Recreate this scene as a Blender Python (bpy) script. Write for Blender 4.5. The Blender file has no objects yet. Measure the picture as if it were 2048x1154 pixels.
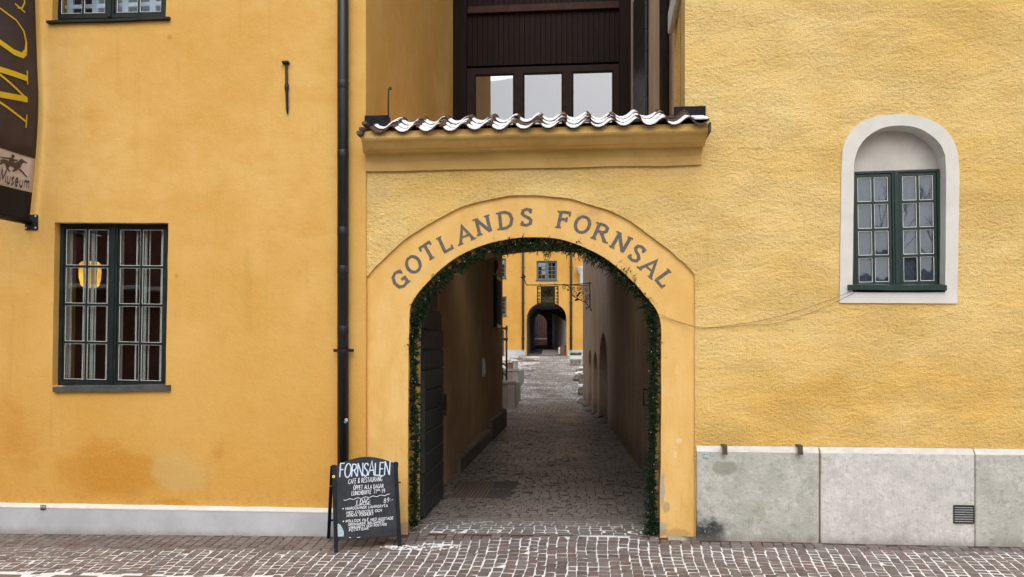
import bpy, math, random
from mathutils import Vector, Matrix, noise as mnoise
from mathutils.geometry import tessellate_polygon

R = math.radians
rnd = random.Random(7)
scene = bpy.context.scene
COL = scene.collection

# ------------------------------------------------------------------ camera
FPX, PX0, HY, YAW, DIST, EYE = 1593.0, 1024.0, 690.0, R(5.1), 9.36, 2.25
cam_data = bpy.data.cameras.new('camera')
cam_data.sensor_width = 36.0
cam_data.lens = FPX / 2048 * 36
cam_data.shift_y = (HY - 577) / 2048
cam_data.clip_end = 600
cam_data.clip_start = 0.05
cam = bpy.data.objects.new('camera', cam_data)
cam.location = (0, -DIST, EYE)
cam.rotation_euler = (R(90), 0, YAW)
COL.objects.link(cam)
scene.camera = cam

# ------------------------------------------------------------------ sky, sun, exposure
SUN_EL, SUN_AZ = R(48), R(-12)          # soft overcast light from behind the viewer
world = bpy.data.worlds.new('World')
scene.world = world
world.use_nodes = True
wn = world.node_tree
for n in list(wn.nodes):
    wn.nodes.remove(n)
sky = wn.nodes.new('ShaderNodeTexSky')
sky.sky_type = 'NISHITA'
sky.sun_disc = False
sky.sun_elevation = SUN_EL
sky.sun_rotation = R(180) + SUN_AZ
sky.air_density = 1.0
sky.dust_density = 4.0
sky.ozone_density = 1.0
hsv = wn.nodes.new('ShaderNodeHueSaturation')
hsv.inputs['Saturation'].default_value = 0.42   # grey overcast
bg = wn.nodes.new('ShaderNodeBackground')
bg.inputs['Strength'].default_value = 0.10
wo = wn.nodes.new('ShaderNodeOutputWorld')
wn.links.new(sky.outputs[0], hsv.inputs['Color'])
wn.links.new(hsv.outputs[0], bg.inputs['Color'])
wn.links.new(bg.outputs[0], wo.inputs['Surface'])

sun_d = bpy.data.lights.new('sun', 'SUN')
sun_d.energy = 0.9
sun_d.angle = R(60)
sun_d.color = (1.0, 0.97, 0.92)
sun = bpy.data.objects.new('sun', sun_d)
sun.rotation_euler = (R(90) - SUN_EL, 0, SUN_AZ)
sun.location = (0, -20, 30)
COL.objects.link(sun)

scene.render.engine = 'CYCLES'
scene.view_settings.view_transform = 'Standard'
scene.view_settings.look = 'None'
scene.view_settings.exposure = 0.62
scene.view_settings.gamma = 1.0
scene.view_settings.use_curve_mapping = False
scene.cycles.max_bounces = 8
scene.cycles.diffuse_bounces = 5
scene.cycles.glossy_bounces = 4
scene.cycles.transparent_max_bounces = 12
scene.cycles.sample_clamp_indirect = 6
scene.cycles.use_denoising = True

# ------------------------------------------------------------------ measuring helpers
SA, CA = math.sin(YAW), math.cos(YAW)


def F(px, py, y=0.0):
    """point of the plane Y=y seen at a photograph pixel -> (x, z)"""
    u = (px - PX0) / FPX
    d = DIST + y
    x = d * (u * CA - SA) / (CA + u * SA)
    dc = -x * SA + d * CA
    return (x, EYE + (HY - py) * dc / FPX)


def PXY(x, y, z):
    d = y + DIST
    dc = -x * SA + d * CA
    return (PX0 + FPX * (x * CA + d * SA) / dc, HY - (z - EYE) * FPX / dc, dc)


def gz(x, y):
    """height of the ground: the street dips a little to the left, the court climbs behind the passage"""
    z = 0.013 * min(x, 0.0) if y < 14 else 0.013 * min(x, 0.0) * max(0, (18 - y) / 4)
    if y > 17:
        t = y - 17
        z += 0.0555 * t if y < 44 else 0.0555 * 27
    return z


# ------------------------------------------------------------------ materials
class NT:
    def __init__(s, name):
        s.m = bpy.data.materials.new(name)
        s.m.use_nodes = True
        s.t = s.m.node_tree
        s.b = s.t.nodes['Principled BSDF']
        s.out = s.t.nodes['Material Output']
        g = s.t.nodes.new('ShaderNodeNewGeometry')
        s.pos = g.outputs['Position']
        s.island = g.outputs['Random Per Island']

    def N(s, typ, **kw):
        n = s.t.nodes.new(typ)
        for k, v in kw.items():
            setattr(n, k, v)
        return n

    def L(s, a, b):
        s.t.links.new(a, b)

    def put(s, sock, v):
        if isinstance(v, (int, float)):
            sock.default_value = v
        elif isinstance(v, (tuple, list)):
            sock.default_value = tuple(v) + ((1,) if len(v) == 3 and len(sock.default_value) == 4 else ())
        else:
            s.L(v, sock)

    def mapped(s, sc, off=(0, 0, 0), vec=None):
        n = s.N('ShaderNodeMapping')
        n.inputs['Scale'].default_value = sc
        n.inputs['Location'].default_value = off
        s.L(vec or s.pos, n.inputs['Vector'])
        return n.outputs[0]

    def noise(s, scale, detail=4, rough=0.55, vec=None, dist=0.0):
        n = s.N('ShaderNodeTexNoise')
        n.inputs['Scale'].default_value = scale
        n.inputs['Detail'].default_value = detail
        n.inputs['Roughness'].default_value = rough
        n.inputs['Distortion'].default_value = dist
        s.L(vec or s.pos, n.inputs['Vector'])
        return n.outputs['Fac']

    def voro(s, scale, feature='F1', vec=None):
        n = s.N('ShaderNodeTexVoronoi', feature=feature)
        n.inputs['Scale'].default_value = scale
        s.L(vec or s.pos, n.inputs['Vector'])
        return n.outputs['Distance']

    def math(s, op, a, b=0.0, c=0.0, clamp=False):
        n = s.N('ShaderNodeMath', operation=op)
        n.use_clamp = clamp
        s.put(n.inputs[0], a)
        s.put(n.inputs[1], b)
        s.put(n.inputs[2], c)
        return n.outputs[0]

    def step(s, v, a, b, lo=0.0, hi=1.0):
        n = s.N('ShaderNodeMapRange', interpolation_type='SMOOTHSTEP')
        s.put(n.inputs[0], v)
        n.inputs[1].default_value = a
        n.inputs[2].default_value = b
        n.inputs[3].default_value = lo
        n.inputs[4].default_value = hi
        return n.outputs[0]

    def mix(s, f, a, b, mode='MIX'):
        n = s.N('ShaderNodeMix', data_type='RGBA', blend_type=mode)
        s.put(n.inputs[0], f)
        s.put(n.inputs[6], a)
        s.put(n.inputs[7], b)
        return n.outputs[2]

    def xyz(s):
        n = s.N('ShaderNodeSeparateXYZ')
        s.L(s.pos, n.inputs[0])
        return n.outputs

    def blob(s, c, r, soft=0.6, amp=0.5, scale=3.0):
        """ragged stain of its own shape round a point of the wall"""
        sub = s.N('ShaderNodeVectorMath', operation='SUBTRACT')
        s.L(s.pos, sub.inputs[0])
        sub.inputs[1].default_value = c
        dv = s.N('ShaderNodeVectorMath', operation='DIVIDE')
        s.L(sub.outputs[0], dv.inputs[0])
        dv.inputs[1].default_value = r
        ln = s.N('ShaderNodeVectorMath', operation='LENGTH')
        s.L(dv.outputs[0], ln.inputs[0])
        nz = s.noise(scale, 5, 0.6)
        v = s.math('ADD', ln.outputs['Value'], s.math('MULTIPLY', s.math('SUBTRACT', nz, 0.5), amp * 2))
        return s.step(v, 1.0 - soft, 1.0 + soft * 0.3, 1.0, 0.0)

    def bump(s, h, strength=0.5, dist=0.01, prev=None):
        n = s.N('ShaderNodeBump')
        n.inputs['Strength'].default_value = strength
        n.inputs['Distance'].default_value = dist
        s.put(n.inputs['Height'], h)
        if prev is not None:
            s.L(prev, n.inputs['Normal'])
        return n.outputs[0]

    def fin(s, col=None, rough=None, nrm=None, metal=None, spec=None):
        if col is not None:
            s.put(s.b.inputs['Base Color'], col)
        if rough is not None:
            s.put(s.b.inputs['Roughness'], rough)
        if nrm is not None:
            s.L(nrm, s.b.inputs['Normal'])
        if metal is not None:
            s.b.inputs['Metallic'].default_value = metal
        if spec is not None:
            s.b.inputs['Specular IOR Level'].default_value = spec
        return s.m


M = {}


def plain(name, col, rough=0.6, var=0.25, scale=12.0, bump=0.15, metal=0.0, spec=0.4, bscale=60.0):
    t = NT(name)
    n = t.noise(scale, 5, 0.6)
    dark = tuple(c * (1 - var) for c in col)
    lite = tuple(min(1, c * (1 + var)) for c in col)
    c = t.mix(t.step(n, 0.25, 0.75), dark, lite)
    M[name] = t.fin(c, rough, t.bump(t.noise(bscale, 4), bump, 0.004), metal, spec)
    return M[name]


def age(t, c, tone, streak=0.14, crack=0.35):
    """rain streaks, grime blotches and hairline cracks"""
    x_, y_, z_ = t.xyz()
    s1 = t.step(t.noise(3.0, 5, 0.65, vec=t.mapped((2.6, 1, 0.16), (7, 0, 2))), 0.52, 0.74)
    s2 = t.step(t.noise(0.8, 4, 0.6), 0.40, 0.62)
    c = t.mix(t.math('MULTIPLY', t.math('MULTIPLY', s1, s2), streak), c, tone)
    wv = t.N('ShaderNodeVectorMath', operation='ADD')
    nz = t.N('ShaderNodeTexNoise')
    nz.inputs['Scale'].default_value = 2.3
    nz.inputs['Detail'].default_value = 5
    t.L(t.pos, nz.inputs['Vector'])
    sc = t.N('ShaderNodeVectorMath', operation='SCALE')
    t.L(nz.outputs['Color'], sc.inputs[0])
    sc.inputs['Scale'].default_value = 0.55
    t.L(t.pos, wv.inputs[0])
    t.L(sc.outputs[0], wv.inputs[1])
    d = t.voro(0.62, 'DISTANCE_TO_EDGE', wv.outputs[0])
    k = t.math('MULTIPLY', t.step(d, 0.0, 0.006, 1.0, 0.0), t.step(t.noise(0.9, 4, 0.6, vec=t.mapped((1, 1, 1), (11, 3, 4))), 0.52, 0.60))
    return t.mix(t.math('MULTIPLY', k, crack), c, tuple(q * 0.45 for q in tone))


# smooth limewash of the left house
t = NT('ochre_plaster')
x_, y_, z_ = t.xyz()
big = t.noise(0.55, 5, 0.6)
mid = t.noise(2.6, 6, 0.62, vec=t.mapped((1, 1, 1.5)))
fine = t.noise(38, 4, 0.6)
c = t.mix(t.step(big, 0.3, 0.7), (0.650, 0.365, 0.086), (0.740, 0.470, 0.155))
c = t.mix(t.math('MULTIPLY', t.step(mid, 0.40, 0.72), 0.55), c, (0.63, 0.335, 0.075))
low = t.step(t.math('ADD', z_, t.math('MULTIPLY', t.math('SUBTRACT', mid, 0.5), 2.6)), 0.3, 3.2, 1.0, 0.0)
c = t.mix(t.math('MULTIPLY', low, 0.6), c, (0.62, 0.300, 0.045))
sx, sz = F(235, 950); d1 = t.blob((sx, 0, sz), (0.80, 2, 0.42), 0.55, 0.75, 1.6)
c = t.mix(t.math('MULTIPLY', d1, 0.7), c, (0.53, 0.225, 0.018))
sx, sz = F(30, 870); d1 = t.blob((sx, 0, sz), (0.45, 2, 0.5), 0.9, 0.8, 3.0)
c = t.mix(t.math('MULTIPLY', d1, 0.5), c, (0.50, 0.200, 0.015))
sx, sz = F(360, 940); d1 = t.blob((sx, 0, sz), (0.40, 2, 0.30), 0.40, 0.95, 2.2)
c = t.mix(t.math('MULTIPLY', d1, 0.75), c, (0.60, 0.395, 0.135))
sx, sz = F(350, 1006); d1 = t.blob((sx, 0, sz), (0.32, 2, 0.07), 0.6, 0.6, 5.0)
c = t.mix(t.math('MULTIPLY', d1, 0.7), c, (0.55, 0.24, 0.015))
tide = t.math('ADD', z_, t.math('MULTIPLY', t.noise(1.7, 6, 0.65), 0.9))
tl = t.math('MULTIPLY', t.step(tide, 1.28, 1.31), t.step(tide, 1.31, 1.40, 1.0, 0.0))
c = t.mix(t.math('MULTIPLY', tl, 0.13), c, (0.74, 0.46, 0.13))
splash = t.math('MULTIPLY', t.step(z_, 0.30, 0.62, 1.0, 0.0), t.step(t.noise(16, 5, 0.7), 0.50, 0.64))
c = t.mix(t.math('MULTIPLY', splash, 0.30), c, (0.36, 0.20, 0.05))
sx, sz = F(440, 905); d1 = t.blob((sx, 0, sz), (0.12, 2, 0.17), 0.8, 0.9, 4.0)
c = t.mix(t.math('MULTIPLY', d1, 0.4), c, (0.50, 0.200, 0.015))
for (qx, qy) in ((342, 76), (355, 552)):
    sx, sz = F(qx, qy)
    c = t.mix(t.math('MULTIPLY', t.blob((sx, 0, sz), (0.035, 2, 0.04), 0.9, 0.3, 20), 0.5), c, (0.36, 0.19, 0.05))
c = t.mix(t.math('MULTIPLY', t.step(fine, 0.35, 0.8), 0.22), c, (0.80, 0.50, 0.17))
pit = t.step(t.noise(85, 3, 0.6), 0.66, 0.76)
c = t.mix(t.math('MULTIPLY', pit, 0.25), c, (0.38, 0.19, 0.04))
c = age(t, c, (0.50, 0.27, 0.06), 0.26, 0.08)
h = t.math('ADD', t.math('MULTIPLY', t.noise(9, 5, 0.6), 1.0), t.math('MULTIPLY', fine, 0.35))
M['ochre_plaster'] = t.fin(c, 0.9, t.bump(h, 0.35, 0.02), spec=0.2)

# rough cast stucco of the right house
t = NT('rough_stucco')
x_, y_, z_ = t.xyz()
big = t.noise(0.5, 5, 0.62, vec=t.mapped((1, 1, 1.9), (3, 0, 1)))
mid = t.noise(2.2, 6, 0.65, vec=t.mapped((0.7, 1, 1.8)))
grain = t.noise(27, 7, 0.68, vec=t.mapped((0.92, 1, 1.1)))
g2 = t.noise(62, 4, 0.6)
c = t.mix(t.step(big, 0.3, 0.7), (0.80, 0.530, 0.170), (0.88, 0.660, 0.295))
low = t.step(t.math('ADD', z_, t.math('MULTIPLY', t.math('SUBTRACT', mid, 0.5), 3.4)), 0.6, 4.2, 1.0, 0.0)
c = t.mix(t.math('MULTIPLY', low, 0.55), c, (0.80, 0.475, 0.110))
c = t.mix(t.math('MULTIPLY', t.step(mid, 0.52, 0.75), 0.45), c, (0.80, 0.60, 0.27))
hollow = t.math('MULTIPLY', t.step(grain, 0.36, 0.47, 1.0, 0.0), t.step(t.noise(1.1, 4, 0.6), 0.3, 0.65, 0.45, 1.0))
sx, sz = F(1640, 812)
c = t.mix(t.math('MULTIPLY', t.blob((sx, 0, sz), (0.75, 2, 0.38), 0.16, 1.0, 1.5), 0.26), c, (0.70, 0.385, 0.075))
sx, sz = F(1900, 760)
c = t.mix(t.math('MULTIPLY', t.blob((sx, 0, sz), (0.6, 2, 0.35), 0.3, 0.9, 2.2), 0.22), c, (0.72, 0.40, 0.08))
sx, sz = F(1440, 880)
c = t.mix(t.math('MULTIPLY', t.blob((sx, 0, sz), (0.4, 2, 0.25), 0.5, 0.6, 4), 0.35), c, (0.60, 0.40, 0.15))
c = t.mix(t.math('MULTIPLY', hollow, 0.48), c, (0.50, 0.295, 0.075))
c = t.mix(t.math('MULTIPLY', t.step(t.noise(48, 3, 0.6), 0.68, 0.74), 0.45), c, (0.20, 0.14, 0.07))
c = age(t, c, (0.56, 0.36, 0.13), 0.30, 0.12)
msk = t.step(t.noise(1.4, 5, 0.65, vec=t.mapped((0.8, 1, 1.5), (4, 0, 9))), 0.34, 0.66, 0.40, 1.35)
sweep = t.noise(7, 4, 0.6, vec=t.mapped((0.7, 1, 1.5)), dist=1.2)
h = t.math('ADD', t.math('ADD', t.math('MULTIPLY', grain, msk), t.math('MULTIPLY', g2, 0.40)), t.math('MULTIPLY', sweep, 0.45))
b1 = t.bump(t.noise(3.0, 4, 0.5), 0.5, 0.05)
M['rough_stucco'] = t.fin(c, 0.95, t.bump(h, 1.0, 0.032, b1), spec=0.15)

# smooth render of the portal: peeled patches of bare grey at the foot
t = NT('portal_plaster')
x_, y_, z_ = t.xyz()
mid = t.noise(2.0, 6, 0.6, vec=t.mapped((1.6, 1, 0.8)))
c = t.mix(t.step(mid, 0.3, 0.7), (0.72, 0.435, 0.130), (0.80, 0.520, 0.190))
streak = t.step(t.noise(7, 4, 0.6, vec=t.mapped((3.0, 1, 0.25))), 0.5, 0.8)
c = t.mix(t.math('MULTIPLY', t.math('MULTIPLY', streak, t.step(z_, 0.2, 3.0, 1, 0)), 0.5), c, (0.62, 0.310, 0.050))
for (qx, qy, rx, rz, cc, f) in ((1333, 1015, .04, .08, (.33, .25, .17), .6), (1326, 985, .03, .2, (.42, .37, .30), .9),
                                (1327, 1060, .06, .12, (.42, .37, .30), .9), (1360, 882, .035, .035, (.85, .72, .50), .45),
                                (1352, 910, .015, .05, (.85, .72, .50), .4), (1355, 740, .012, .1, (.85, .68, .42), .35),
                                (808, 1060, .07, .1, (.36, .27, .17), .8), (1345, 1068, .25, .06, (.40, .26, .12), .6),
                                (1165, 430, .07, .04, (.55, .36, .2), .5), (1190, 425, .08, .03, (.5, .33, .2), .5)):
    sx, sz = F(qx, qy)
    c = t.mix(t.math('MULTIPLY', t.blob((sx, 0.03, sz), (rx, 3, rz), 0.35, 1.15, 9), f), c, cc)
c = t.mix(t.math('MULTIPLY', t.step(t.noise(30, 4), 0.5, 0.8), 0.2), c, (0.84, 0.56, 0.22))
h = t.math('ADD', t.noise(6, 4, 0.6), t.math('MULTIPLY', t.noise(45, 4, 0.6), 0.25))
M['portal_plaster'] = t.fin(c, 0.88, t.bump(h, 0.35, 0.02), spec=0.2)

# cornice and old ochre inside the passage
t = NT('cornice_plaster')
mid = t.noise(2.4, 6, 0.65, vec=t.mapped((0.6, 1, 1.6)))
c = t.mix(t.step(mid, 0.3, 0.7), (0.60, 0.385, 0.120), (0.70, 0.465, 0.170))
c = t.mix(t.math('MULTIPLY', t.step(t.noise(1.3, 5, 0.7), 0.5, 0.75), 0.5), c, (0.45, 0.25, 0.06))
M['cornice_plaster'] = t.fin(c, 0.9, t.bump(t.math('ADD', t.noise(6, 4), t.math('MULTIPLY', t.noise(50, 4), 0.3)), 0.4, 0.02), spec=0.2)

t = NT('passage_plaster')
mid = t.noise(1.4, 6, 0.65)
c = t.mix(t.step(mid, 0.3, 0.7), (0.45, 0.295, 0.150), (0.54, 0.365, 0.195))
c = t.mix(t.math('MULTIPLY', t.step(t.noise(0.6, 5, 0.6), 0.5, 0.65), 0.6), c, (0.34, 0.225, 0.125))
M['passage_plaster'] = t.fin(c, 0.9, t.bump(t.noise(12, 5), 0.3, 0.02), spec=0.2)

t = NT('grey_alley_plaster')
mid = t.noise(0.9, 6, 0.65, vec=t.mapped((1, 1, 0.35)))
c = t.mix(t.step(mid, 0.3, 0.7), (0.44, 0.355, 0.285), (0.60, 0.495, 0.405))
x_, y_, z_ = t.xyz()
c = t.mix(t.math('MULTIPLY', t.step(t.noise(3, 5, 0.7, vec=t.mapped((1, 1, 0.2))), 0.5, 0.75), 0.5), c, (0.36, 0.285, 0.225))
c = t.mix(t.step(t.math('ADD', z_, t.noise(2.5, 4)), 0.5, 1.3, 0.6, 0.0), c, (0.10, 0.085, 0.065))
M['grey_alley_plaster'] = t.fin(c, 0.92, t.bump(t.noise(8, 6, 0.65), 0.7, 0.04), spec=0.2)

# limestone plinth: pitted, with a sooty patch at the portal end
def limestone(name, a, b, tool):
    t = NT(name)
    x_, y_, z_ = t.xyz()
    n1 = t.noise(3.0, 8, 0.7)
    n2 = t.noise(14, 8, 0.75)
    c = t.mix(t.step(n1, 0.35, 0.68), a, b)
    c = t.mix(t.math('MULTIPLY', t.step(n2, 0.50, 0.63), 0.42), c, tuple(k * 0.55 for k in a))
    c = t.mix(t.math('MULTIPLY', t.step(t.noise(11, 6, 0.7, vec=t.mapped((1, 1, 1), (5, 5, 5))), 0.54, 0.66), 0.4), c, tuple(min(1, k * 1.3) for k in b))
    c = t.mix(t.math('MULTIPLY', t.step(t.noise(1.6, 6, 0.7), 0.55, 0.7), 0.35), c, (0.24, 0.255, 0.17))
    c = t.mix(t.math('MULTIPLY', t.step(t.noise(70, 3, 0.6), 0.62, 0.70), 0.5), c, (0.10, 0.10, 0.095))
    sx, sz = F(1406, 1072)
    soot = t.blob((sx, 0, sz), (0.25, 2, 0.30), 0.5, 0.7, 6)
    soot = t.math('MULTIPLY', soot, t.step(t.noise(30, 5, 0.75), 0.30, 0.46))
    c = t.mix(soot, c, (0.045, 0.048, 0.055))
    c = t.mix(t.math('MULTIPLY', t.blob((F(1445, 935)[0], 0, F(1445, 935)[1]), (0.16, 2, 0.09), 0.3, 0.8, 7), 0.6), c, (0.22, 0.215, 0.15))
    c = t.mix(t.step(t.math('ADD', z_, t.math('MULTIPLY', n1, 0.25)), 0.10, 0.26, 0.55, 0.0), c, (0.22, 0.19, 0.155))  # grime and painted-in contact shadow along the foot
    h = t.math('ADD', t.noise(30, 6, 0.7), t.math('MULTIPLY', t.noise(8, 5, 0.7), 1.2))
    if tool:
        h = t.math('ADD', h, t.math('MULTIPLY', t.noise(24, 3, 0.5, vec=t.mapped((2.2, 1, 0.35))), 1.3))
    M[name] = t.fin(c, 0.85, t.bump(h, 0.7, 0.014), spec=0.25)


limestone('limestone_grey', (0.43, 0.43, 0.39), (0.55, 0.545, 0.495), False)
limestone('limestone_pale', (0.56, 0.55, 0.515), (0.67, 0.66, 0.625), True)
plain('stone_ledge', (0.60, 0.585, 0.55), 0.8, 0.12, 9, 0.4)

t = NT('painted_plinth')
x_, y_, z_ = t.xyz()
n1 = t.noise(2.5, 6, 0.6)
c = t.mix(t.step(n1, 0.3, 0.7), (0.46, 0.475, 0.50), (0.56, 0.575, 0.60))
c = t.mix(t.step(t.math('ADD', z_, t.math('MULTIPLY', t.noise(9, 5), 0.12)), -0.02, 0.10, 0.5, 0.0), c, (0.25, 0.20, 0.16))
c = t.mix(t.math('MULTIPLY', t.step(t.noise(20, 4, 0.7), 0.70, 0.74), 0.6), c, (0.2, 0.17, 0.15))
M['painted_plinth'] = t.fin(c, 0.75, t.bump(t.noise(14, 5), 0.35, 0.01), spec=0.3)
plain('plinth_ledge_paint', (0.70, 0.685, 0.63), 0.8, 0.10, 6, 0.2)

# window and timber paints
plain('green_black_paint', (0.012, 0.019, 0.0185), 0.5, 0.35, 8, 0.1, spec=0.25)
plain('bottle_green_paint', (0.015, 0.034, 0.030), 0.42, 0.25, 8, 0.1)
plain('blue_grey_paint', (0.095, 0.145, 0.16), 0.5, 0.15, 8, 0.1)
plain('white_wood_paint', (0.78, 0.82, 0.79), 0.5, 0.08, 8, 0.1)
plain('putty', (0.62, 0.62, 0.58), 0.6, 0.1, 20, 0.1)
plain('lead_sill', (0.070, 0.078, 0.080), 0.5, 0.3, 10, 0.2)
plain('black_metal', (0.014, 0.014, 0.017), 0.38, 0.25, 9, 0.1)
plain('lead_flashing', (0.017, 0.015, 0.020), 0.75, 0.3, 9, 0.1, spec=0.12)
plain('wrought_iron', (0.020, 0.017, 0.015), 0.55, 0.4, 20, 0.3)
plain('rusty_iron', (0.085, 0.060, 0.042), 0.7, 0.5, 25, 0.4)
plain('downpipe_brown', (0.055, 0.030, 0.018), 0.55, 0.4, 12, 0.2)
plain('white_enamel', (0.62, 0.64, 0.65), 0.35, 0.05, 8, 0.05)
plain('surround_lime', (0.66, 0.645, 0.60), 0.88, 0.06, 4, 0.35, bscale=30)
plain('niche_lime', (0.56, 0.54, 0.49), 0.9, 0.10, 4, 0.35, bscale=30)
plain('grey_letter_paint', (0.135, 0.118, 0.105), 0.8, 0.28, 30, 0.2)
plain('galvanised', (0.40, 0.41, 0.41), 0.45, 0.15, 30, 0.1, metal=0.6)
plain('footing_stone', (0.15, 0.125, 0.105), 0.9, 0.3, 5, 0.5)
plain('concrete', (0.26, 0.235, 0.205), 0.85, 0.18, 4, 0.3)
plain('concrete_pale', (0.31, 0.29, 0.26), 0.85, 0.15, 4, 0.3)
plain('brown_door_paint', (0.17, 0.075, 0.062), 0.6, 0.25, 6, 0.2)
plain('blue_door_paint', (0.045, 0.10, 0.16), 0.5, 0.15, 6, 0.1)
plain('far_plinth', (0.50, 0.52, 0.54), 0.85, 0.1, 3, 0.2)
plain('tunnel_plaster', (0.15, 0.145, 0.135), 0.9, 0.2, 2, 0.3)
plain('tunnel_side_plaster', (0.52, 0.52, 0.52), 0.9, 0.1, 2, 0.3)
plain('red_enamel', (0.30, 0.012, 0.010), 0.35, 0.1, 8, 0.05)
plain('rough_stone', (0.20, 0.175, 0.145), 0.9, 0.45, 5, 0.8, bscale=18)
plain('sapling_green', (0.055, 0.085, 0.030), 0.7, 0.5, 30, 0.2)
plain('blind_grey', (0.105, 0.118, 0.138), 0.8, 0.2, 2, 0.1)
plain('room_paint', (0.13, 0.065, 0.052), 0.8, 0.2, 2, 0.1)
plain('chalkboard', (0.030, 0.034, 0.042), 0.7, 0.30, 7, 0.1, spec=0.25)
plain('board_frame', (0.011, 0.011, 0.014), 0.55, 0.3, 12, 0.2, spec=0.18)
plain('chalk', (0.86, 0.88, 0.92), 0.9, 0.08, 60, 0.1)
plain('chalk_blue', (0.60, 0.70, 0.84), 0.9, 0.15, 60, 0.1)
plain('worn_paint', (0.40, 0.50, 0.56), 0.8, 0.3, 40, 0.1)
plain('yellow_sticker', (0.85, 0.70, 0.02), 0.4, 0.05, 8, 0.05)
plain('banner_cloth', (0.060, 0.040, 0.040), 0.8, 0.12, 5, 0.25, bscale=200)
plain('banner_cream', (0.60, 0.52, 0.48), 0.8, 0.06, 5, 0.25, bscale=200)
plain('banner_yellow', (0.72, 0.52, 0.02), 0.7, 0.05, 5, 0.1)
plain('banner_ink', (0.085, 0.055, 0.050), 0.7, 0.1, 5, 0.1)
plain('banner_pocket', (0.010, 0.008, 0.008), 0.8, 0.2, 5, 0.2)
plain('sign_green', (0.050, 0.052, 0.022), 0.6, 0.2, 6, 0.1)
plain('sign_ink', (0.010, 0.010, 0.008), 0.6, 0.1, 6, 0.05)
plain('sign_gilt', (0.22, 0.24, 0.11), 0.5, 0.1, 6, 0.05)
plain('pink_enamel', (0.70, 0.35, 0.36), 0.4, 0.05, 8, 0.05)
plain('teal_enamel', (0.03, 0.30, 0.28), 0.4, 0.05, 8, 0.05)
plain('blue_plate', (0.42, 0.52, 0.60), 0.4, 0.08, 14, 0.05)
plain('grate_iron', (0.16, 0.115, 0.095), 0.6, 0.35, 14, 0.3)
plain('opposite_brick', (0.19, 0.085, 0.068), 0.9, 0.3, 2, 0.3)
plain('opposite_plaster', (0.40, 0.36, 0.31), 0.9, 0.1, 2, 0.3)
plain('slate_dark', (0.075, 0.065, 0.060), 0.8, 0.3, 4, 0.3)
plain('bark', (0.045, 0.035, 0.028), 0.9, 0.3, 8, 0.5)

t = NT('snow')
M['snow'] = t.fin(t.mix(t.noise(7, 5), (0.80, 0.83, 0.86), (0.90, 0.91, 0.92)), 0.7, t.bump(t.noise(30, 5), 0.5, 0.02), spec=0.3)

# stained timber of the bay: grain along the boards, each board its own tone
t = NT('tarred_boards')
oi = t.N('ShaderNodeObjectInfo')
g = t.noise(9, 6, 0.65, vec=t.mapped((5.0, 1, 0.25)))
c = t.mix(t.step(g, 0.3, 0.75), (0.007, 0.0034, 0.0026), (0.018, 0.0085, 0.0062))
c = t.mix(t.math('MULTIPLY', oi.outputs['Random'], 0.5), c, (0.016, 0.007, 0.005))
c = t.mix(t.math('MULTIPLY', t.step(t.noise(5, 4, 0.6, vec=t.mapped((6, 1, 0.12))), 0.66, 0.78), 0.4), c, (0.05, 0.034, 0.028))
M['tarred_boards'] = t.fin(c, 0.6, t.bump(g, 0.4, 0.006), spec=0.12)
plain('bay_frame_paint', (0.020, 0.0095, 0.008), 0.55, 0.25, 8, 0.2, spec=0.15)
plain('bay_beam', (0.048, 0.022, 0.014), 0.6, 0.3, 8, 0.3, spec=0.15)

# gate boards and louvres
t = NT('gate_boards')
oi = t.N('ShaderNodeObjectInfo')
g = t.noise(6, 6, 0.65, vec=t.mapped((1, 0.5, 3.5)))
c = t.mix(t.step(g, 0.3, 0.75), (0.012, 0.016, 0.019), (0.030, 0.036, 0.040))
c = t.mix(t.math('MULTIPLY', oi.outputs['Random'], 0.35), c, (0.04, 0.046, 0.05))
M['gate_boards'] = t.fin(c, 0.5, t.bump(g, 0.3, 0.006), spec=0.4)

# roof tiles
t = NT('old_tile')
oi = t.N('ShaderNodeObjectInfo')
n1 = t.noise(12, 6, 0.7)
c = t.mix(oi.outputs['Random'], (0.085, 0.048, 0.036), (0.15, 0.080, 0.055))
c = t.mix(t.step(n1, 0.48, 0.62), c, (0.040, 0.042, 0.034))
M['old_tile'] = t.fin(c, 0.85, t.bump(n1, 0.5, 0.01), spec=0.25)

# paving stones: every stone its own tone
def setts(name, a, b, red, wet, snowy):
    t = NT(name)
    oi = t.N('ShaderNodeObjectInfo')
    r = t.math('FRACT', t.math('ADD', t.math('MULTIPLY', t.island, 3.17), t.math('MULTIPLY', oi.outputs['Random'], 5.3)))
    r2 = t.math('FRACT', t.math('MULTIPLY', r, 17.3))
    n = t.noise(42, 6, 0.7)
    c = t.mix(r, a, b)
    c = t.mix(t.step(r2, 0.70, 0.85, 0, 0.75), c, red)
    c = t.mix(t.math('MULTIPLY', t.step(n, 0.42, 0.7), 0.5), c, tuple(k * 1.55 for k in b))
    c = t.mix(t.math('MULTIPLY', t.step(n, 0.30, 0.45, 1, 0), 0.45), c, tuple(k * 0.45 for k in a))
    if snowy > 0:
        dust = t.math('MULTIPLY', t.step(t.noise(5, 6, 0.7), 0.60, 0.72), t.step(t.noise(55, 4, 0.7), 0.5, 0.62))
        c = t.mix(t.math('MULTIPLY', dust, snowy), c, (0.82, 0.84, 0.87))
    rough = t.step(t.noise(1.2, 4), 0.3, 0.7, wet, wet + 0.2)
    M[name] = t.fin(c, rough, t.bump(n, 0.6, 0.006), spec=0.35)


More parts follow.
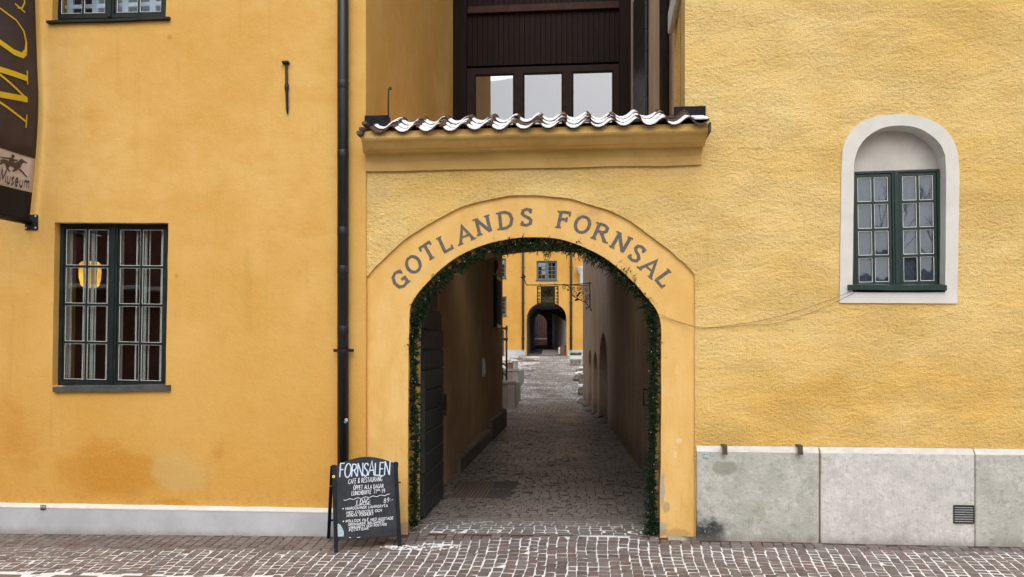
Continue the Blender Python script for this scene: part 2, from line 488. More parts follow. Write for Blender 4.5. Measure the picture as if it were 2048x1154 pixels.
setts('street_setts', (0.110, 0.092, 0.086), (0.215, 0.187, 0.176), (0.175, 0.118, 0.102), 0.55, 0.75)
setts('passage_setts', (0.135, 0.122, 0.111), (0.190, 0.175, 0.162), (0.165, 0.133, 0.117), 0.36, 0.0)
setts('court_setts', (0.19, 0.178, 0.162), (0.29, 0.275, 0.255), (0.22, 0.195, 0.17), 0.36, 0.2)

# joints: packed snow away from the house fronts, dark grit close to them
t = NT('street_joints')
x_, y_, z_ = t.xyz()
edge = t.step(x_, -2.5, 0.9, -0.74, -0.30)
nz = t.math('MULTIPLY', t.math('SUBTRACT', t.noise(1.7, 5, 0.65), 0.5), 0.55)
d = t.math('SUBTRACT', t.math('ADD', y_, nz), edge)
gate = t.math('MULTIPLY', t.step(x_, -2.2, -1.7), t.step(x_, 0.5, 1.0, 1, 0))
d = t.math('SUBTRACT', d, t.math('MULTIPLY', gate, 0.42))
m = t.step(d, -0.10, 0.06, 1.0, 0.0)
m = t.math('MULTIPLY', m, t.step(t.noise(6, 6, 0.75), 0.28, 0.44))
c = t.mix(m, t.mix(t.noise(20, 4), (0.045, 0.034, 0.026), (0.10, 0.075, 0.06)), (0.86, 0.88, 0.90))
M['street_joints'] = t.fin(c, 0.85, t.bump(t.noise(60, 4), 0.5, 0.01), spec=0.25)
t = NT('passage_joints')
x_, y_, z_ = t.xyz()
m = t.math('MULTIPLY', t.step(t.noise(1.1, 5, 0.7, vec=t.mapped((0.5, 1.2, 1))), 0.56, 0.64), t.step(t.noise(11, 5, 0.7), 0.45, 0.6))
near = t.math('MULTIPLY', t.step(y_, 0.15, 1.15, 1.0, 0.0), t.step(t.noise(2.2, 5, 0.7), 0.30, 0.45))
m = t.math('MAXIMUM', t.math('MULTIPLY', m, 0.55), t.math('MULTIPLY', near, t.step(t.noise(7, 5, 0.7), 0.30, 0.46)))
c = t.mix(m, t.mix(t.noise(20, 4), (0.070, 0.062, 0.054), (0.115, 0.102, 0.090)), (0.82, 0.84, 0.86))
M['passage_joints'] = t.fin(c, 0.85, t.bump(t.noise(60, 4), 0.5, 0.01), spec=0.25)
t = NT('court_joints')
x_, y_, z_ = t.xyz()
m = t.step(t.math('ADD', t.noise(0.5, 5, 0.7), t.math('MULTIPLY', t.noise(4, 4), 0.3)), 0.56, 0.76)
m = t.math('MULTIPLY', m, t.step(y_, 18.5, 20.0))
c = t.mix(m, t.mix(t.noise(20, 4), (0.07, 0.06, 0.05), (0.12, 0.105, 0.09)), (0.84, 0.86, 0.88))
M['court_joints'] = t.fin(c, 0.85, t.bump(t.noise(60, 4), 0.5, 0.01), spec=0.25)
t = NT('ground_soil')
x_, y_, z_ = t.xyz()
m = t.math('MULTIPLY', t.step(t.noise(0.8, 6, 0.7), 0.42, 0.56), t.step(y_, 18, 21))
c = t.mix(m, t.mix(t.noise(6, 6, 0.7), (0.10, 0.088, 0.075), (0.17, 0.15, 0.13)), (0.84, 0.86, 0.88))
M['ground_soil'] = t.fin(c, 0.9, t.bump(t.noise(12, 6), 0.5, 0.03), spec=0.2)
plain('gutter_stone', (0.21, 0.175, 0.135), 0.8, 0.25, 9, 0.5)

# distant yellow house
t = NT('far_yellow_plaster')
c = t.mix(t.step(t.noise(0.6, 5, 0.6), 0.3, 0.7), (0.58, 0.315, 0.070), (0.66, 0.38, 0.105))
M['far_yellow_plaster'] = t.fin(c, 0.9, t.bump(t.noise(6, 4), 0.2, 0.02), spec=0.2)


def glass(name, refl, tint=(0.96, 0.98, 0.97), wave=0.0, wscale=3.0):
    t = NT(name)
    tr = t.N('ShaderNodeBsdfTransparent')
    tr.inputs[0].default_value = tint + (1,)
    gl = t.N('ShaderNodeBsdfGlossy')
    gl.inputs['Color'].default_value = (0.97, 0.98, 1.0, 1)
    gl.inputs['Roughness'].default_value = 0.015
    lw = t.N('ShaderNodeLayerWeight')
    lw.inputs['Blend'].default_value = 0.25
    f = t.math('ADD', t.math('MULTIPLY', lw.outputs['Fresnel'], 0.5), refl, clamp=True)
    if wave:
        b = t.bump(t.noise(wscale, 3, 0.5), wave, 0.02)
        t.L(b, gl.inputs['Normal'])
    mx = t.N('ShaderNodeMixShader')
    t.L(f, mx.inputs[0])
    t.L(tr.outputs[0], mx.inputs[1])
    t.L(gl.outputs[0], mx.inputs[2])
    t.L(mx.outputs[0], t.out.inputs['Surface'])
    M[name] = t.m


glass('old_glass', 0.13, wave=0.012, wscale=2)
glass('niche_glass', 0.07, tint=(0.85, 0.90, 0.95), wave=0.02, wscale=2)
glass('coated_glass', 0.36, wave=0.01, wscale=1.2, tint=(0.25, 0.25, 0.25))
glass('far_glass', 0.22, tint=(0.3, 0.3, 0.3), wave=0.2, wscale=2)


def emitter(name, col, strength, vary=0.0):
    t = NT(name)
    t.b.inputs['Base Color'].default_value = tuple(c * 0.25 for c in col) + (1,)
    if vary:
        f = t.noise(9, 3, 0.5, vec=t.mapped((1.5, 1, 0.5)))
        c = t.mix(t.step(f, 0.35, 0.65), tuple(k * (1 - vary) for k in col), col)
        t.L(c, t.b.inputs['Emission Color'])
    else:
        t.b.inputs['Emission Color'].default_value = tuple(col) + (1,)
    t.b.inputs['Emission Strength'].default_value = strength
    M[name] = t.m


emitter('lit_lampshade', (1.0, 0.52, 0.06), 1.15, 0.5)
emitter('fairy_bulb', (1.0, 0.80, 0.50), 0.25)

t = NT('fir_needles')
oi = t.N('ShaderNodeObjectInfo')
c = t.mix(t.island, (0.008, 0.022, 0.009), (0.024, 0.054, 0.020))
c = t.mix(t.step(t.noise(6, 4), 0.45, 0.65), c, (0.012, 0.028, 0.014))
M['fir_needles'] = t.fin(c, 0.65, spec=0.12)


# ------------------------------------------------------------------ mesh helpers
class MB:
    def __init__(s):
        s.v = []
        s.f = []

    def face(s, pts):
        i = len(s.v)
        s.v += [tuple(p) for p in pts]
        s.f.append(tuple(range(i, i + len(pts))))
        return s

    def box(s, x0, x1, y0, y1, z0, z1):
        i = len(s.v)
        s.v += [(x0, y0, z0), (x1, y0, z0), (x1, y1, z0), (x0, y1, z0), (x0, y0, z1), (x1, y0, z1), (x1, y1, z1), (x0, y1, z1)]
        s.f += [tuple(i + k for k in q) for q in ((0, 3, 2, 1), (4, 5, 6, 7), (0, 1, 5, 4), (1, 2, 6, 5), (2, 3, 7, 6), (3, 0, 4, 7))]
        return s

    def cbox(s, x0, x1, y0, y1, z0, z1, c=0.005):
        """box with its front (-y) edges chamfered"""
        s.prism([(x0, z0), (x1, z0), (x1, z1), (x0, z1)], y0, y1, c)
        return s

    def prism(s, pts, y0, y1, cham=0.0):
        """outline (x,z) pushed from y0 back to y1"""
        a = sum(pts[k][0] * pts[(k + 1) % len(pts)][1] - pts[(k + 1) % len(pts)][0] * pts[k][1] for k in range(len(pts)))
        if a < 0:
            pts = pts[::-1]
        n = len(pts)
        i = len(s.v)
        if cham:
            cx = sum(p[0] for p in pts) / n
            cz = sum(p[1] for p in pts) / n
            inn = []
            for k in range(n):
                p0, p1, p2 = Vector(pts[k - 1]), Vector(pts[k]), Vector(pts[(k + 1) % n])
                e1 = (p1 - p0).normalized()
                e2 = (p2 - p1).normalized()
                nn = Vector((-e1.y - e2.y, e1.x + e2.x))
                if nn.length < 1e-6:
                    nn = Vector((-e1.y, e1.x))
                nn.normalize()
                inn.append(tuple(p1 + nn * cham))
            s.v += [(p[0], y0, p[1]) for p in inn]
            s.v += [(p[0], y0 + cham, p[1]) for p in pts]
            s.v += [(p[0], y1, p[1]) for p in pts]
            for k in range(n):
                k2 = (k + 1) % n
                s.f.append((i + k, i + n + k, i + n + k2, i + k2))
                s.f.append((i + n + k, i + 2 * n + k, i + 2 * n + k2, i + n + k2))
            s.f.append(tuple(i + k for k in range(n)))
            s.f.append(tuple(i + 2 * n + k for k in range(n))[::-1])
        else:
            s.v += [(p[0], y0, p[1]) for p in pts]
            s.v += [(p[0], y1, p[1]) for p in pts]
            for k in range(n):
                k2 = (k + 1) % n
                s.f.append((i + k, i + n + k, i + n + k2, i + k2))
            s.f.append(tuple(i + k for k in range(n)))
            s.f.append(tuple(i + n + k for k in range(n))[::-1])
        return s

    def plate(s, outer, holes, y0, y1):
        """slab with holes; outlines in (x,z)"""
        loops = [outer] + holes
        tri = tessellate_polygon([[Vector((p[0], p[1], 0)) for p in l] for l in loops])
        flat = [p for l in loops for p in l]
        i = len(s.v)
        n = len(flat)
        s.v += [(p[0], y0, p[1]) for p in flat] + [(p[0], y1, p[1]) for p in flat]
        for (a, b, c) in tri:
            A, B, C = flat[a], flat[b], flat[c]
            ar = (B[0] - A[0]) * (C[1] - A[1]) - (C[0] - A[0]) * (B[1] - A[1])
            if ar < 0:
                b, c = c, b
            s.f.append((i + a, i + b, i + c))
            s.f.append((i + n + a, i + n + c, i + n + b))
        o = 0
        for li, l in enumerate(loops):
            m = len(l)
            ar = sum(l[k][0] * l[(k + 1) % m][1] - l[(k + 1) % m][0] * l[k][1] for k in range(m))
            ccw = ar > 0
            if li > 0:
                ccw = not ccw
            for k in range(m):
                a, b = i + o + k, i + o + (k + 1) % m
                q = (a, a + n, b + n, b)
                s.f.append(q if ccw else q[::-1])
            o += m
        return s

    def tube(s, pts, r, n=8, cap=True):
        pts = [Vector(p) for p in pts]
        rs = r if isinstance(r, (list, tuple)) else [r] * len(pts)
        i = len(s.v)
        prev = None
        for k, p in enumerate(pts):
            if k == 0:
                tg = pts[1] - pts[0]
            elif k == len(pts) - 1:
                tg = pts[-1] - pts[-2]
            else:
                tg = (pts[k + 1] - pts[k]).normalized() + (pts[k] - pts[k - 1]).normalized()
            if tg.length < 1e-9:
                tg = Vector((0, 0, 1))
            tg.normalize()
            if prev is None:
                a = Vector((0, 0, 1)) if abs(tg.z) < 0.9 else Vector((1, 0, 0))
                a = (a - tg * a.dot(tg)).normalized()
            else:
                a = prev - tg * prev.dot(tg)
                a.normalize()
            prev = a
            b = tg.cross(a)
            for q in range(n):
                w = 2 * math.pi * q / n
                s.v.append(tuple(p + (a * math.cos(w) + b * math.sin(w)) * rs[k]))
        for k in range(len(pts) - 1):
            for q in range(n):
                q2 = (q + 1) % n
                s.f.append((i + k * n + q, i + k * n + q2, i + (k + 1) * n + q2, i + (k + 1) * n + q))
        if cap:
            s.f.append(tuple(i + q for q in range(n))[::-1])
            s.f.append(tuple(i + (len(pts) - 1) * n + q for q in range(n)))
        return s

    def lathe(s, c, prof, n=16):
        s_ = len(s.v)
        for (r, z) in prof:
            for q in range(n):
                w = 2 * math.pi * q / n
                s.v.append((c[0] + r * math.cos(w), c[1] + r * math.sin(w), c[2] + z))
        for k in range(len(prof) - 1):
            for q in range(n):
                q2 = (q + 1) % n
                s.f.append((s_ + k * n + q, s_ + k * n + q2, s_ + (k + 1) * n + q2, s_ + (k + 1) * n + q))
        s.f.append(tuple(s_ + q for q in range(n))[::-1])
        s.f.append(tuple(s_ + (len(prof) - 1) * n + q for q in range(n)))
        return s

    def ribbon(s, pts, w, fn, off=0.0):
        """flat painted stroke through 2-D points; fn(u,v,off)->3-D; w number or list"""
        P = [Vector(p) for p in pts]
        ws = w if isinstance(w, (list, tuple)) else [w] * len(P)
        i = len(s.v)
        for k, p in enumerate(P):
            d1 = (P[k] - P[k - 1]).normalized() if k > 0 else None
            d2 = (P[k + 1] - P[k]).normalized() if k < len(P) - 1 else None
            d1 = d1 or d2
            d2 = d2 or d1
            tg = d1 + d2
            tg = tg.normalized() if tg.length > 1e-6 else d1
            nn = Vector((-tg.y, tg.x))
            q = max(0.45, abs(nn.dot(Vector((-d1.y, d1.x)))))
            h = ws[k] / 2 / q
            s.v.append(tuple(fn(*(p - nn * h), off)))
            s.v.append(tuple(fn(*(p + nn * h), off)))
        for k in range(len(P) - 1):
            a = i + 2 * k
            s.f.append((a, a + 2, a + 3, a + 1))
        return s

    def map(s, fn, start=0):
        s.v[start:] = [tuple(fn(Vector(p))) for p in s.v[start:]]
        return s

    def mesh(s, name, mat, smooth=False):
        me = bpy.data.meshes.new(name)
        me.from_pydata(s.v, [], s.f)
        if smooth:
            me.polygons.foreach_set('use_smooth', [True] * len(me.polygons))
        me.materials.append(M[mat])
        me.update()
        return me

    def build(s, name, mat, parent=None, smooth=False, **props):
        o = bpy.data.objects.new(name, s.mesh(name, mat, smooth))
        COL.objects.link(o)
        if parent is not None:
            attach(o, parent)
        for k, v in props.items():
            o[k] = v
        return o


def world_loc(o):
    p = Vector(o.location)
    while o.parent is not None:
        o = o.parent
        p = p + Vector(o.location)
    return p


def attach(o, parent):
    """child keeps its place in the world"""
    o.parent = parent
    o.location = Vector(o.location) - world_loc(parent)


def tag(o, label, cat, group=None):
    o['label'] = label
    o['category'] = cat
    if group:
        o['group'] = group
    return o


def thing(name, loc, label, cat, group=None):
    o = bpy.data.objects.new(name, None)
    o.empty_display_size = 0.1
    o.location = loc
    COL.objects.link(o)
    return tag(o, label, cat, group)


def bev(o, w=0.004, seg=1, ang=40):
    m = o.modifiers.new('edge', 'BEVEL')
    m.width = w
    m.segments = seg
    m.limit_method = 'ANGLE'
    m.angle_limit = R(ang)
    return o


def wob(pts, amp=0.006, sc=3.0, seed=0):
    out = []
    for (x, z) in pts:
        v = mnoise.noise_vector(Vector((x * sc, seed * 7.3, z * sc)))
        out.append((x + v.x * amp, z + v.z * amp))
    return out


def dens(pts, step=0.08, closed=False):
    out = []
    m = len(pts)
    for k in range(m if closed else m - 1):
        a, b = Vector(pts[k]), Vector(pts[(k + 1) % m])
        n = max(1, int((b - a).length / step))
        for j in range(n):
            out.append(tuple(a + (b - a) * j / n))
    if not closed:
        out.append(tuple(pts[-1]))
    return out


def spline(pts, n=6):
    """Catmull-Rom through 2-D points"""
    P = [Vector(p) for p in pts]
    P = [P[0] * 2 - P[1]] + P + [P[-1] * 2 - P[-2]]
    out = []
    for k in range(1, len(P) - 2):
        for j in range(n):
            t = j / n
            out.append(tuple(0.5 * ((2 * P[k]) + (P[k + 1] - P[k - 1]) * t + (2 * P[k - 1] - 5 * P[k] + 4 * P[k + 1] - P[k + 2]) * t * t
                                    + (3 * P[k] - P[k - 1] - 3 * P[k + 1] + P[k + 2]) * t ** 3)))
    out.append(tuple(P[-2]))
    return out


def arc(cx, cy, rx, ry, a0, a1, n=12):
    return [(cx + rx * math.cos(R(a0 + (a1 - a0) * k / n)), cy + ry * math.sin(R(a0 + (a1 - a0) * k / n))) for k in range(n + 1)]


# ================================================================== GROUND
mb = MB()
xs = [-150, -40, -20, -12, -8, -4, -2, 0, 2, 4, 8, 20, 40, 150]
ys = [-150, -40, -20, -10, -5, -2, 0, 5, 10, 14, 15, 16, 17, 18, 20, 24, 30, 36, 44, 45, 60, 150]
for b in ys:
    for a in xs:
        mb.v.append((a, b, gz(max(-9, a), b) - 0.06))
for j in range(len(ys) - 1):
    for i in range(len(xs) - 1):
        k = j * len(xs) + i
        mb.f.append((k, k + 1, k + len(xs) + 1, k + len(xs)))
mb.build('ground', 'ground_soil', kind='structure')


def bed(name, mat, x0, x1, y0, y1, dz, nx=10, ny=12, xf=None):
    mb = MB()
    for j in range(ny + 1):
        for i in range(nx + 1):
            y = y0 + (y1 - y0) * j / ny
            a, b = (x0, x1) if xf is None else xf(y)
            x = a + (b - a) * i / nx
            mb.v.append((x, y, gz(x, y) + dz))
    for j in range(ny):
        for i in range(nx):
            k = j * (nx + 1) + i
            mb.f.append((k, k + 1, k + nx + 2, k + nx + 1))
    return mb.build(name, mat, kind='structure')


def stone_verts(w, d, h, r):
    """one sett about its centre: chamfered, slightly crooked block, no underside"""
    j = lambda s: r.uniform(-s, s)
    hw, hd = w / 2, d / 2
    cr = [(-hw + j(.006), -hd + j(.006)), (hw + j(.006), -hd + j(.006)), (hw + j(.006), hd + j(.006)), (-hw + j(.006), hd + j(.006))]
    c = min(w, d) * 0.075
    top = [(x - math.copysign(c, x), y - math.copysign(c, y), h + j(.002)) for x, y in cr]
    rim = [(x, y, h - c * 0.75) for x, y in cr]
    low = [(x, y, -0.035) for x, y in cr]
    return top + rim + low


STONE_F = [(0, 1, 2, 3)] + [(4 + k, 4 + (k + 1) % 4, (k + 1) % 4, k) for k in range(4)] + [(8 + k, 8 + (k + 1) % 4, 4 + (k + 1) % 4, 4 + k) for k in range(4)]


def lay(parent, mat, stones, limit=300, name='sett'):
    """stones: (x, y, z, w, d, rot); the ones that show largest become parts, the rest one joined part"""
    scored = []
    for s in stones:
        px, py, dc = PXY(s[0], s[1], s[2])
        vis = -10 < px < 2058 and py < 1160 and dc > 1
        scored.append(((s[3] * s[4] / dc ** 3) if vis else -1.0 / (dc * dc + 1), s))
    scored.sort(key=lambda q: -q[0])
    rr = random.Random(3)
    variants = []
    for k in range(14):
        m = MB()
        m.v = stone_verts(1.0, 1.0, 0.010, rr)
        m.v = [(x, y, z) for x, y, z in m.v]
        m.f = list(STONE_F)
        variants.append(None)
    made = {}
    for q, (sc, s) in enumerate(scored[:limit]):
        x, y, z, w, d, rot = s
        key = (q % 14)
        if key not in made:
            m = MB()
            m.v = stone_verts(w, d, 0.010, rr)
            m.f = list(STONE_F)
            made[key] = (m.mesh(name, mat), w, d)
        me, w0, d0 = made[key]
        o = bpy.data.objects.new(name, me)
        o.location = (x, y, z + rr.uniform(-.003, .003))
        o.rotation_euler = (rr.uniform(-.03, .03), rr.uniform(-.03, .03), rot)
        o.scale = (w / w0, d / d0, 1)
        COL.objects.link(o)
        o.parent = parent
    m = MB()
    for sc, s in scored[limit:]:
        x, y, z, w, d, rot = s
        vs = stone_verts(w, d, 0.010 + rr.uniform(-.003, .003), rr)
        c_, s_ = math.cos(rot), math.sin(rot)
        i = len(m.v)
        m.v += [(x + a * c_ - b * s_, y + a * s_ + b * c_, z + h) for a, b, h in vs]
        m.f += [tuple(i + k for k in f) for f in STONE_F]
    if m.v:
        m.build(name + 's', mat, parent, kind='stuff')


# street in front of the houses
street = bed('street_paving', 'street_joints', -9.5, 7.5, -6.0, 0.12, 0.0058, 20, 14)
GUT_Y = (-1.98, -1.74)
stones = []
rw = random.Random(11)
XC = -0.5
u = -12.0
col = 0
while u < 9.0:
    w = 0.113 + rw.uniform(-.012, .012)
    v = -5.6 + rw.uniform(0, .15)
    while v < 0.06:
        mid_ = max(0, 1 - abs(u + .55) / 1.9)
        d = 0.112 + .045 * min(1, mid_ * 1.6) + rw.uniform(-.016, .016)
        k = 1 + 0.037 * (v + d / 2)
        x = XC + (u + w / 2 - XC) * k + 0.015 * math.sin(v * 3 + u)
        y = v + d / 2
        ok = -9.3 < x < 7.2 and y < 0.05
        if ok and y > -0.12 and not (-2.06 < x < 0.86):
            ok = y < -0.10
        if GUT_Y[0] < y < GUT_Y[1] and -6.1 < x < -2.9:
            ok = False
        if ok:
            stones.append((x, y, gz(x, y), (w - 0.0095) * k, d - 0.013, math.atan(-(u - XC) * 0.037)))
        v += d
    u += w
lay(street, 'street_setts', stones)
gx = -6.1
while gx < -2.95:
    L_ = rw.uniform(.7, .95)
    m = MB()
    m.v = [(a + gx + L_ / 2, b + sum(GUT_Y) / 2 - .02, c + gz(gx, -1.8)) for a, b, c in stone_verts(L_ - .02, .20, .012, rw)]
    m.f = list(STONE_F)
    m.build('kerb_slab', 'gutter_stone', street)
    gx += L_


def alley_x(y):
    """left and right foot of the passage walls"""
    pts = [(0.7, 1.02), (4.6, 1.06), (13.2, 0.69), (20.5, 0.0), (50, 0.0)]
    if y <= 0.7:
        xr = 1.02
    else:
        for (ya, xa), (yb, xb) in zip(pts, pts[1:]):
            if ya <= y <= yb:
                xr = xa + (xb - xa) * (y - ya) / (yb - ya)
                break
    return -2.4, xr + 0.1


passage = bed('passage_floor', 'passage_joints', 0, 0, 0.12, 17.0, 0.0072, 8, 34, alley_x)
stones = []
v = 0.08
row = 0
GR = (F(905, 990, 0)[0], 0)
gx0, gx1, gy0, gy1 = -2.0, -1.10, 2.28, 3.80    # drain grate
while v < 17.0:
    d = 0.116 + rw.uniform(-.008, .008)
    a, b = alley_x(v)
    if v < 0.75:
        a, b = -2.02, 0.88
    x = a + rw.uniform(-.1, 0)
    while x < b:
        w = 0.138 + rw.uniform(-.018, .018)
        xx, yy = x + w / 2, v + d / 2 + 0.008 * math.sin(x * 1.7)
        if not (gx0 - .02 < xx < gx1 + .02 and gy0 - .02 < yy < gy1 + .02):
            stones.append((xx, yy, gz(xx, yy), w - 0.009, d - 0.010, rw.uniform(-.015, .015)))
        x += w
    v += d
lay(passage, 'passage_setts', stones)


def court_x(y):
    t = (y - 17) / 27
    return -2.7 + 0.15 * t - (0.3 if y > 40 else 0), 0.55 - 0.05 * t


court = bed('courtyard_ramp', 'court_joints', 0, 0, 17.0, 44.6, 0.005, 8, 30, lambda y: (-4.2, 2.5))
stones = []
v = 17.0
while v < 44.4:
    d = 0.15 + rw.uniform(-.012, .012)
    a, b = -4.0, 1.2
    x = a + rw.uniform(-.1, 0)
    while x < b:
        w = 0.16 + rw.uniform(-.03, .03)
        xx, yy = x + w / 2, v + d / 2
        edge = court_x(yy)
        keep = edge[0] < xx < edge[1] or rw.random() < 0.25
        if keep:
            stones.append((xx, yy, gz(xx, yy), w - 0.022, d - 0.024, rw.uniform(-.04, .04)))
        x += w
    v += d
lay(court, 'court_setts', stones)

# ================================================================== LEFT HOUSE
XL = F(733, 300)[0]            # its right-hand corner
YF = -0.03                     # front plane, just proud of the gatehouse
house = thing('yellow_house', (-6, 3, 0), 'smooth ochre plastered house front with grey plinth at the left of the gateway', 'building')


def roll(cx, cz, a):
    c, s_ = math.cos(a), math.sin(a)
    return lambda p: (cx + (p.x - cx) * c - (p.z - cz) * s_, p.y, cz + (p.x - cx) * s_ + (p.z - cz) * c)


def rect(x0, z0, x1, z1):
    return [(x0, z0), (x1, z0), (x1, z1), (x0, z1)]


wl = (F(107, 445, YF)[0], F(336, 775, YF)[1], F(334, 775, YF)[0], F(220, 445, YF)[1])    # x0 z0 x1 z1 opening
wu = (F(107, 36, YF)[0], F(220, 38, YF)[1], F(334, 30, YF)[0], F(220, 38, YF)[1] + 1.95)
def rollpts(pts, cx, cz, a):
    f = roll(cx, cz, a)
    return [(q[0], q[2]) for q in (f(Vector((p[0], 0, p[1]))) for p in pts)]


wlc = ((wl[0] + wl[2]) / 2, (wl[1] + wl[3]) / 2)
wuc = ((wu[0] + wu[2]) / 2, (wu[1] + wu[3]) / 2)
TILT = R(-1.0)
hole_l = wob(dens(rollpts(rect(*wl), *wlc, TILT), 0.15, True), .006, 4, 1)
hole_u = wob(dens(rollpts(rect(*wu), *wuc, TILT), 0.15, True), .006, 4, 2)
m = MB().plate([(-13, -0.4), (XL, -0.4), (XL, 10.5), (-13, 10.5)], [hole_l, hole_u], YF, 0.40)
bev(m.build('wall', 'ochre_plaster', house), .012, 2)
# end wall on the alley, back and top
m = MB().box(XL - 0.4, XL, 0.402, 12.9, 4.9, 10.5)
m.box(-13, XL - 0.402, 12.5, 12.9, -0.4, 10.5)
m.box(-13, -12.6, 0.402, 12.498, -0.4, 10.5)
m.build('side_wall', 'ochre_plaster', house)
m = MB()
m.prism([(-13.3, 10.502), (XL + 0.3, 10.502), (XL + 0.3, 10.7), (-13.3, 10.7)], -0.4, 13.2)
m.build('roof', 'slate_dark', house)


def plinth_top(px):
    return None


pl_y = YF - 0.07
pa, pb = F(0, 1013, pl_y), F(650, 1024, pl_y)
sl = (pb[1] - pa[1]) / (pb[0] - pa[0])
zt = lambda x: pa[1] + sl * (x - pa[0])
xe = F(740, 1000, pl_y)[0]
m = MB().prism(wob(dens([(-13, -0.4), (xe, -0.4), (xe, zt(xe)), (-13, zt(-13))], .25, True), .004, 3, 5), pl_y, YF - .001)
m.build('plinth', 'painted_plinth', house)
m = MB()
n = 40
for k in range(n):
    x0, x1 = -13 + (xe + 13) * k / n, -13 + (xe + 13) * (k + 1) / n
    h0, h1 = 0.036 + .007 * mnoise.noise(Vector((x0 * 3, 0, 0))), 0.036 + .007 * mnoise.noise(Vector((x1 * 3, 0, 0)))
    m.face([(x0, pl_y - .004, zt(x0)), (x1, pl_y - .004, zt(x1)), (x1, YF - .002, zt(x1) + h1), (x0, YF - .002, zt(x0) + h0)])
    m.face([(x0, pl_y - .004, zt(x0) - .012), (x1, pl_y - .004, zt(x1) - .012), (x1, pl_y - .004, zt(x1)), (x0, pl_y - .004, zt(x0))])
m.build('plinth_ledge', 'plinth_ledge_paint', house)


def casement(parent, name, box, yf, mat, rows, cols, glassmat, fr=.055, post=.09, st=.03, mun=.022, tilt=0.0, pv=None, depth=.07, gl=None):
    """two-leaf casement: frame (part) > sash, pane (sub-parts). returns the frame object"""
    x0, z0, x1, z1 = box
    cx, cz = (x0 + x1) / 2, (z0 + z1) / 2
    T = roll(cx, cz, tilt)
    leafs = [(x0 + fr, cx - post / 2), (cx + post / 2, x1 - fr)]
    lz = (z0 + fr, z1 - fr)
    f = MB().plate(rect(x0, z0, x1, z1), [rect(a, lz[0], b, lz[1]) for a, b in leafs], yf, yf + depth)
    f.box(cx - post * .22, cx + post * .22, yf - .014, yf - .001, z0 + .01, z1 - .01).map(T)
    fo = bev(f.build(name, mat, parent), .004)
    for (a, b) in leafs:
        a_, b_, c_, d_ = a + .003, b - .003, lz[0] + .003, lz[1] - .003
        holes = []
        iw = (b_ - a_ - 2 * st - (cols - 1) * mun) / cols
        ih = (d_ - c_ - 2 * st - (rows - 1) * mun) / rows
        for r in range(rows):
            for c in range(cols):
                hx = a_ + st + c * (iw + mun)
                hz = c_ + st + r * (ih + mun)
                holes.append((hx, hz, hx + iw, hz + ih))
        s = MB().plate(rect(a_, c_, b_, d_), [rect(*h) for h in holes], yf + .012, yf + .05).map(T)
        bev(s.build('sash', mat, fo), .003)
        pt = MB()
        for h in holes:
            p = MB()
            ty, tx = rnd.uniform(-.0022, .0022), rnd.uniform(-.0022, .0022)
            e = .003
            yy = yf + .030
            xa, za, xb, zb = h[0] - e, h[1] - e, h[2] + e, h[3] + e
            q = [(xa, yy - tx - ty, za), (xb, yy + tx - ty, za), (xb, yy + tx + ty, zb), (xa, yy - tx + ty, zb)]
            p.face(q)
            p.face([(a0, b0 + .004, c0) for a0, b0, c0 in q[::-1]])
            for k in range(4):
                A, B = q[k], q[(k + 1) % 4]
                p.face([A, (A[0], A[1] + .004, A[2]), (B[0], B[1] + .004, B[2]), B])
            p.map(T).build('pane', glassmat, fo)
            if gl:
                g = .006
                pt.plate(rect(h[0] + .0005, h[1] + .0005, h[2] - .0005, h[3] - .0005), [rect(h[0] + g, h[1] + g, h[2] - g, h[3] - g)], yy - .010, yy - .003)
        if gl:
            pt.map(T).build('putty_line', gl, fo)
    return fo


YW = 0.075     # depth of the window frames in the left house
fx0, fz1 = F(117, 448, YW)
fx1, fz0 = F(335, 773, YW)
low_win = casement(house, 'window', (fx0, fz0, fx1, fz1), YW, 'green_black_paint', 4, 2, 'old_glass', fr=.052, post=.10, st=.022, mun=.028, tilt=TILT, gl='putty')
T = roll((fx0 + fx1) / 2, (fz0 + fz1) / 2, TILT)
# inner winter casement: slim white bars seen through the outer glass
YI = YW + .13
m = MB()
for (pa_, wpx) in ((137, 12), (167, 3), (184, 6), (190.5, 2), (214, 3), (243, 5), (272.5, 3), (290, 5), (298, 2), (322, 3), (342, 6)):
    xa = F(pa_ - wpx / 2, 600, YI)[0]
    xb = F(pa_ + wpx / 2, 600, YI)[0]
    m.box(xa, xb, YI, YI + .012, fz0 - .05, fz1 + .05)
m.box(fx0 - .05, fx1 + .1, YI + .004, YI + .026, fz1 - .01, fz1 + .08)
m.box(fx0 - .05, fx1 + .1, YI + .004, YI + .026, fz0 - .08, fz0 + .02)
q_ = F(128, 600, YI)[0]
m.box(q_ - .02, q_, YW + .075, YI - .002, fz0 - .02, fz1 + .02)
m.map(T).build('inner_casement', 'white_wood_paint', low_win)


def room(parent, x0, x1, y0, y1, z0, z1, mat='room_paint'):
    m = MB()
    m.face([(x0, y1, z0), (x1, y1, z0), (x1, y1, z1), (x0, y1, z1)])
    m.face([(x0, y0, z0), (x0, y1, z0), (x0, y1, z1), (x0, y0, z1)])
    m.face([(x1, y1, z0), (x1, y0, z0), (x1, y0, z1), (x1, y1, z1)])
    m.face([(x0, y0, z0), (x1, y0, z0), (x1, y1, z0), (x0, y1, z0)])
    m.face([(x0, y1, z1), (x1, y1, z1), (x1, y0, z1), (x0, y0, z1)])
    return m.build('room_lining', mat, parent)


room(house, fx0 - 1.6, fx1 + 1.0, 0.41, 3.6, fz0 - 1.0, fz1 + 0.8)


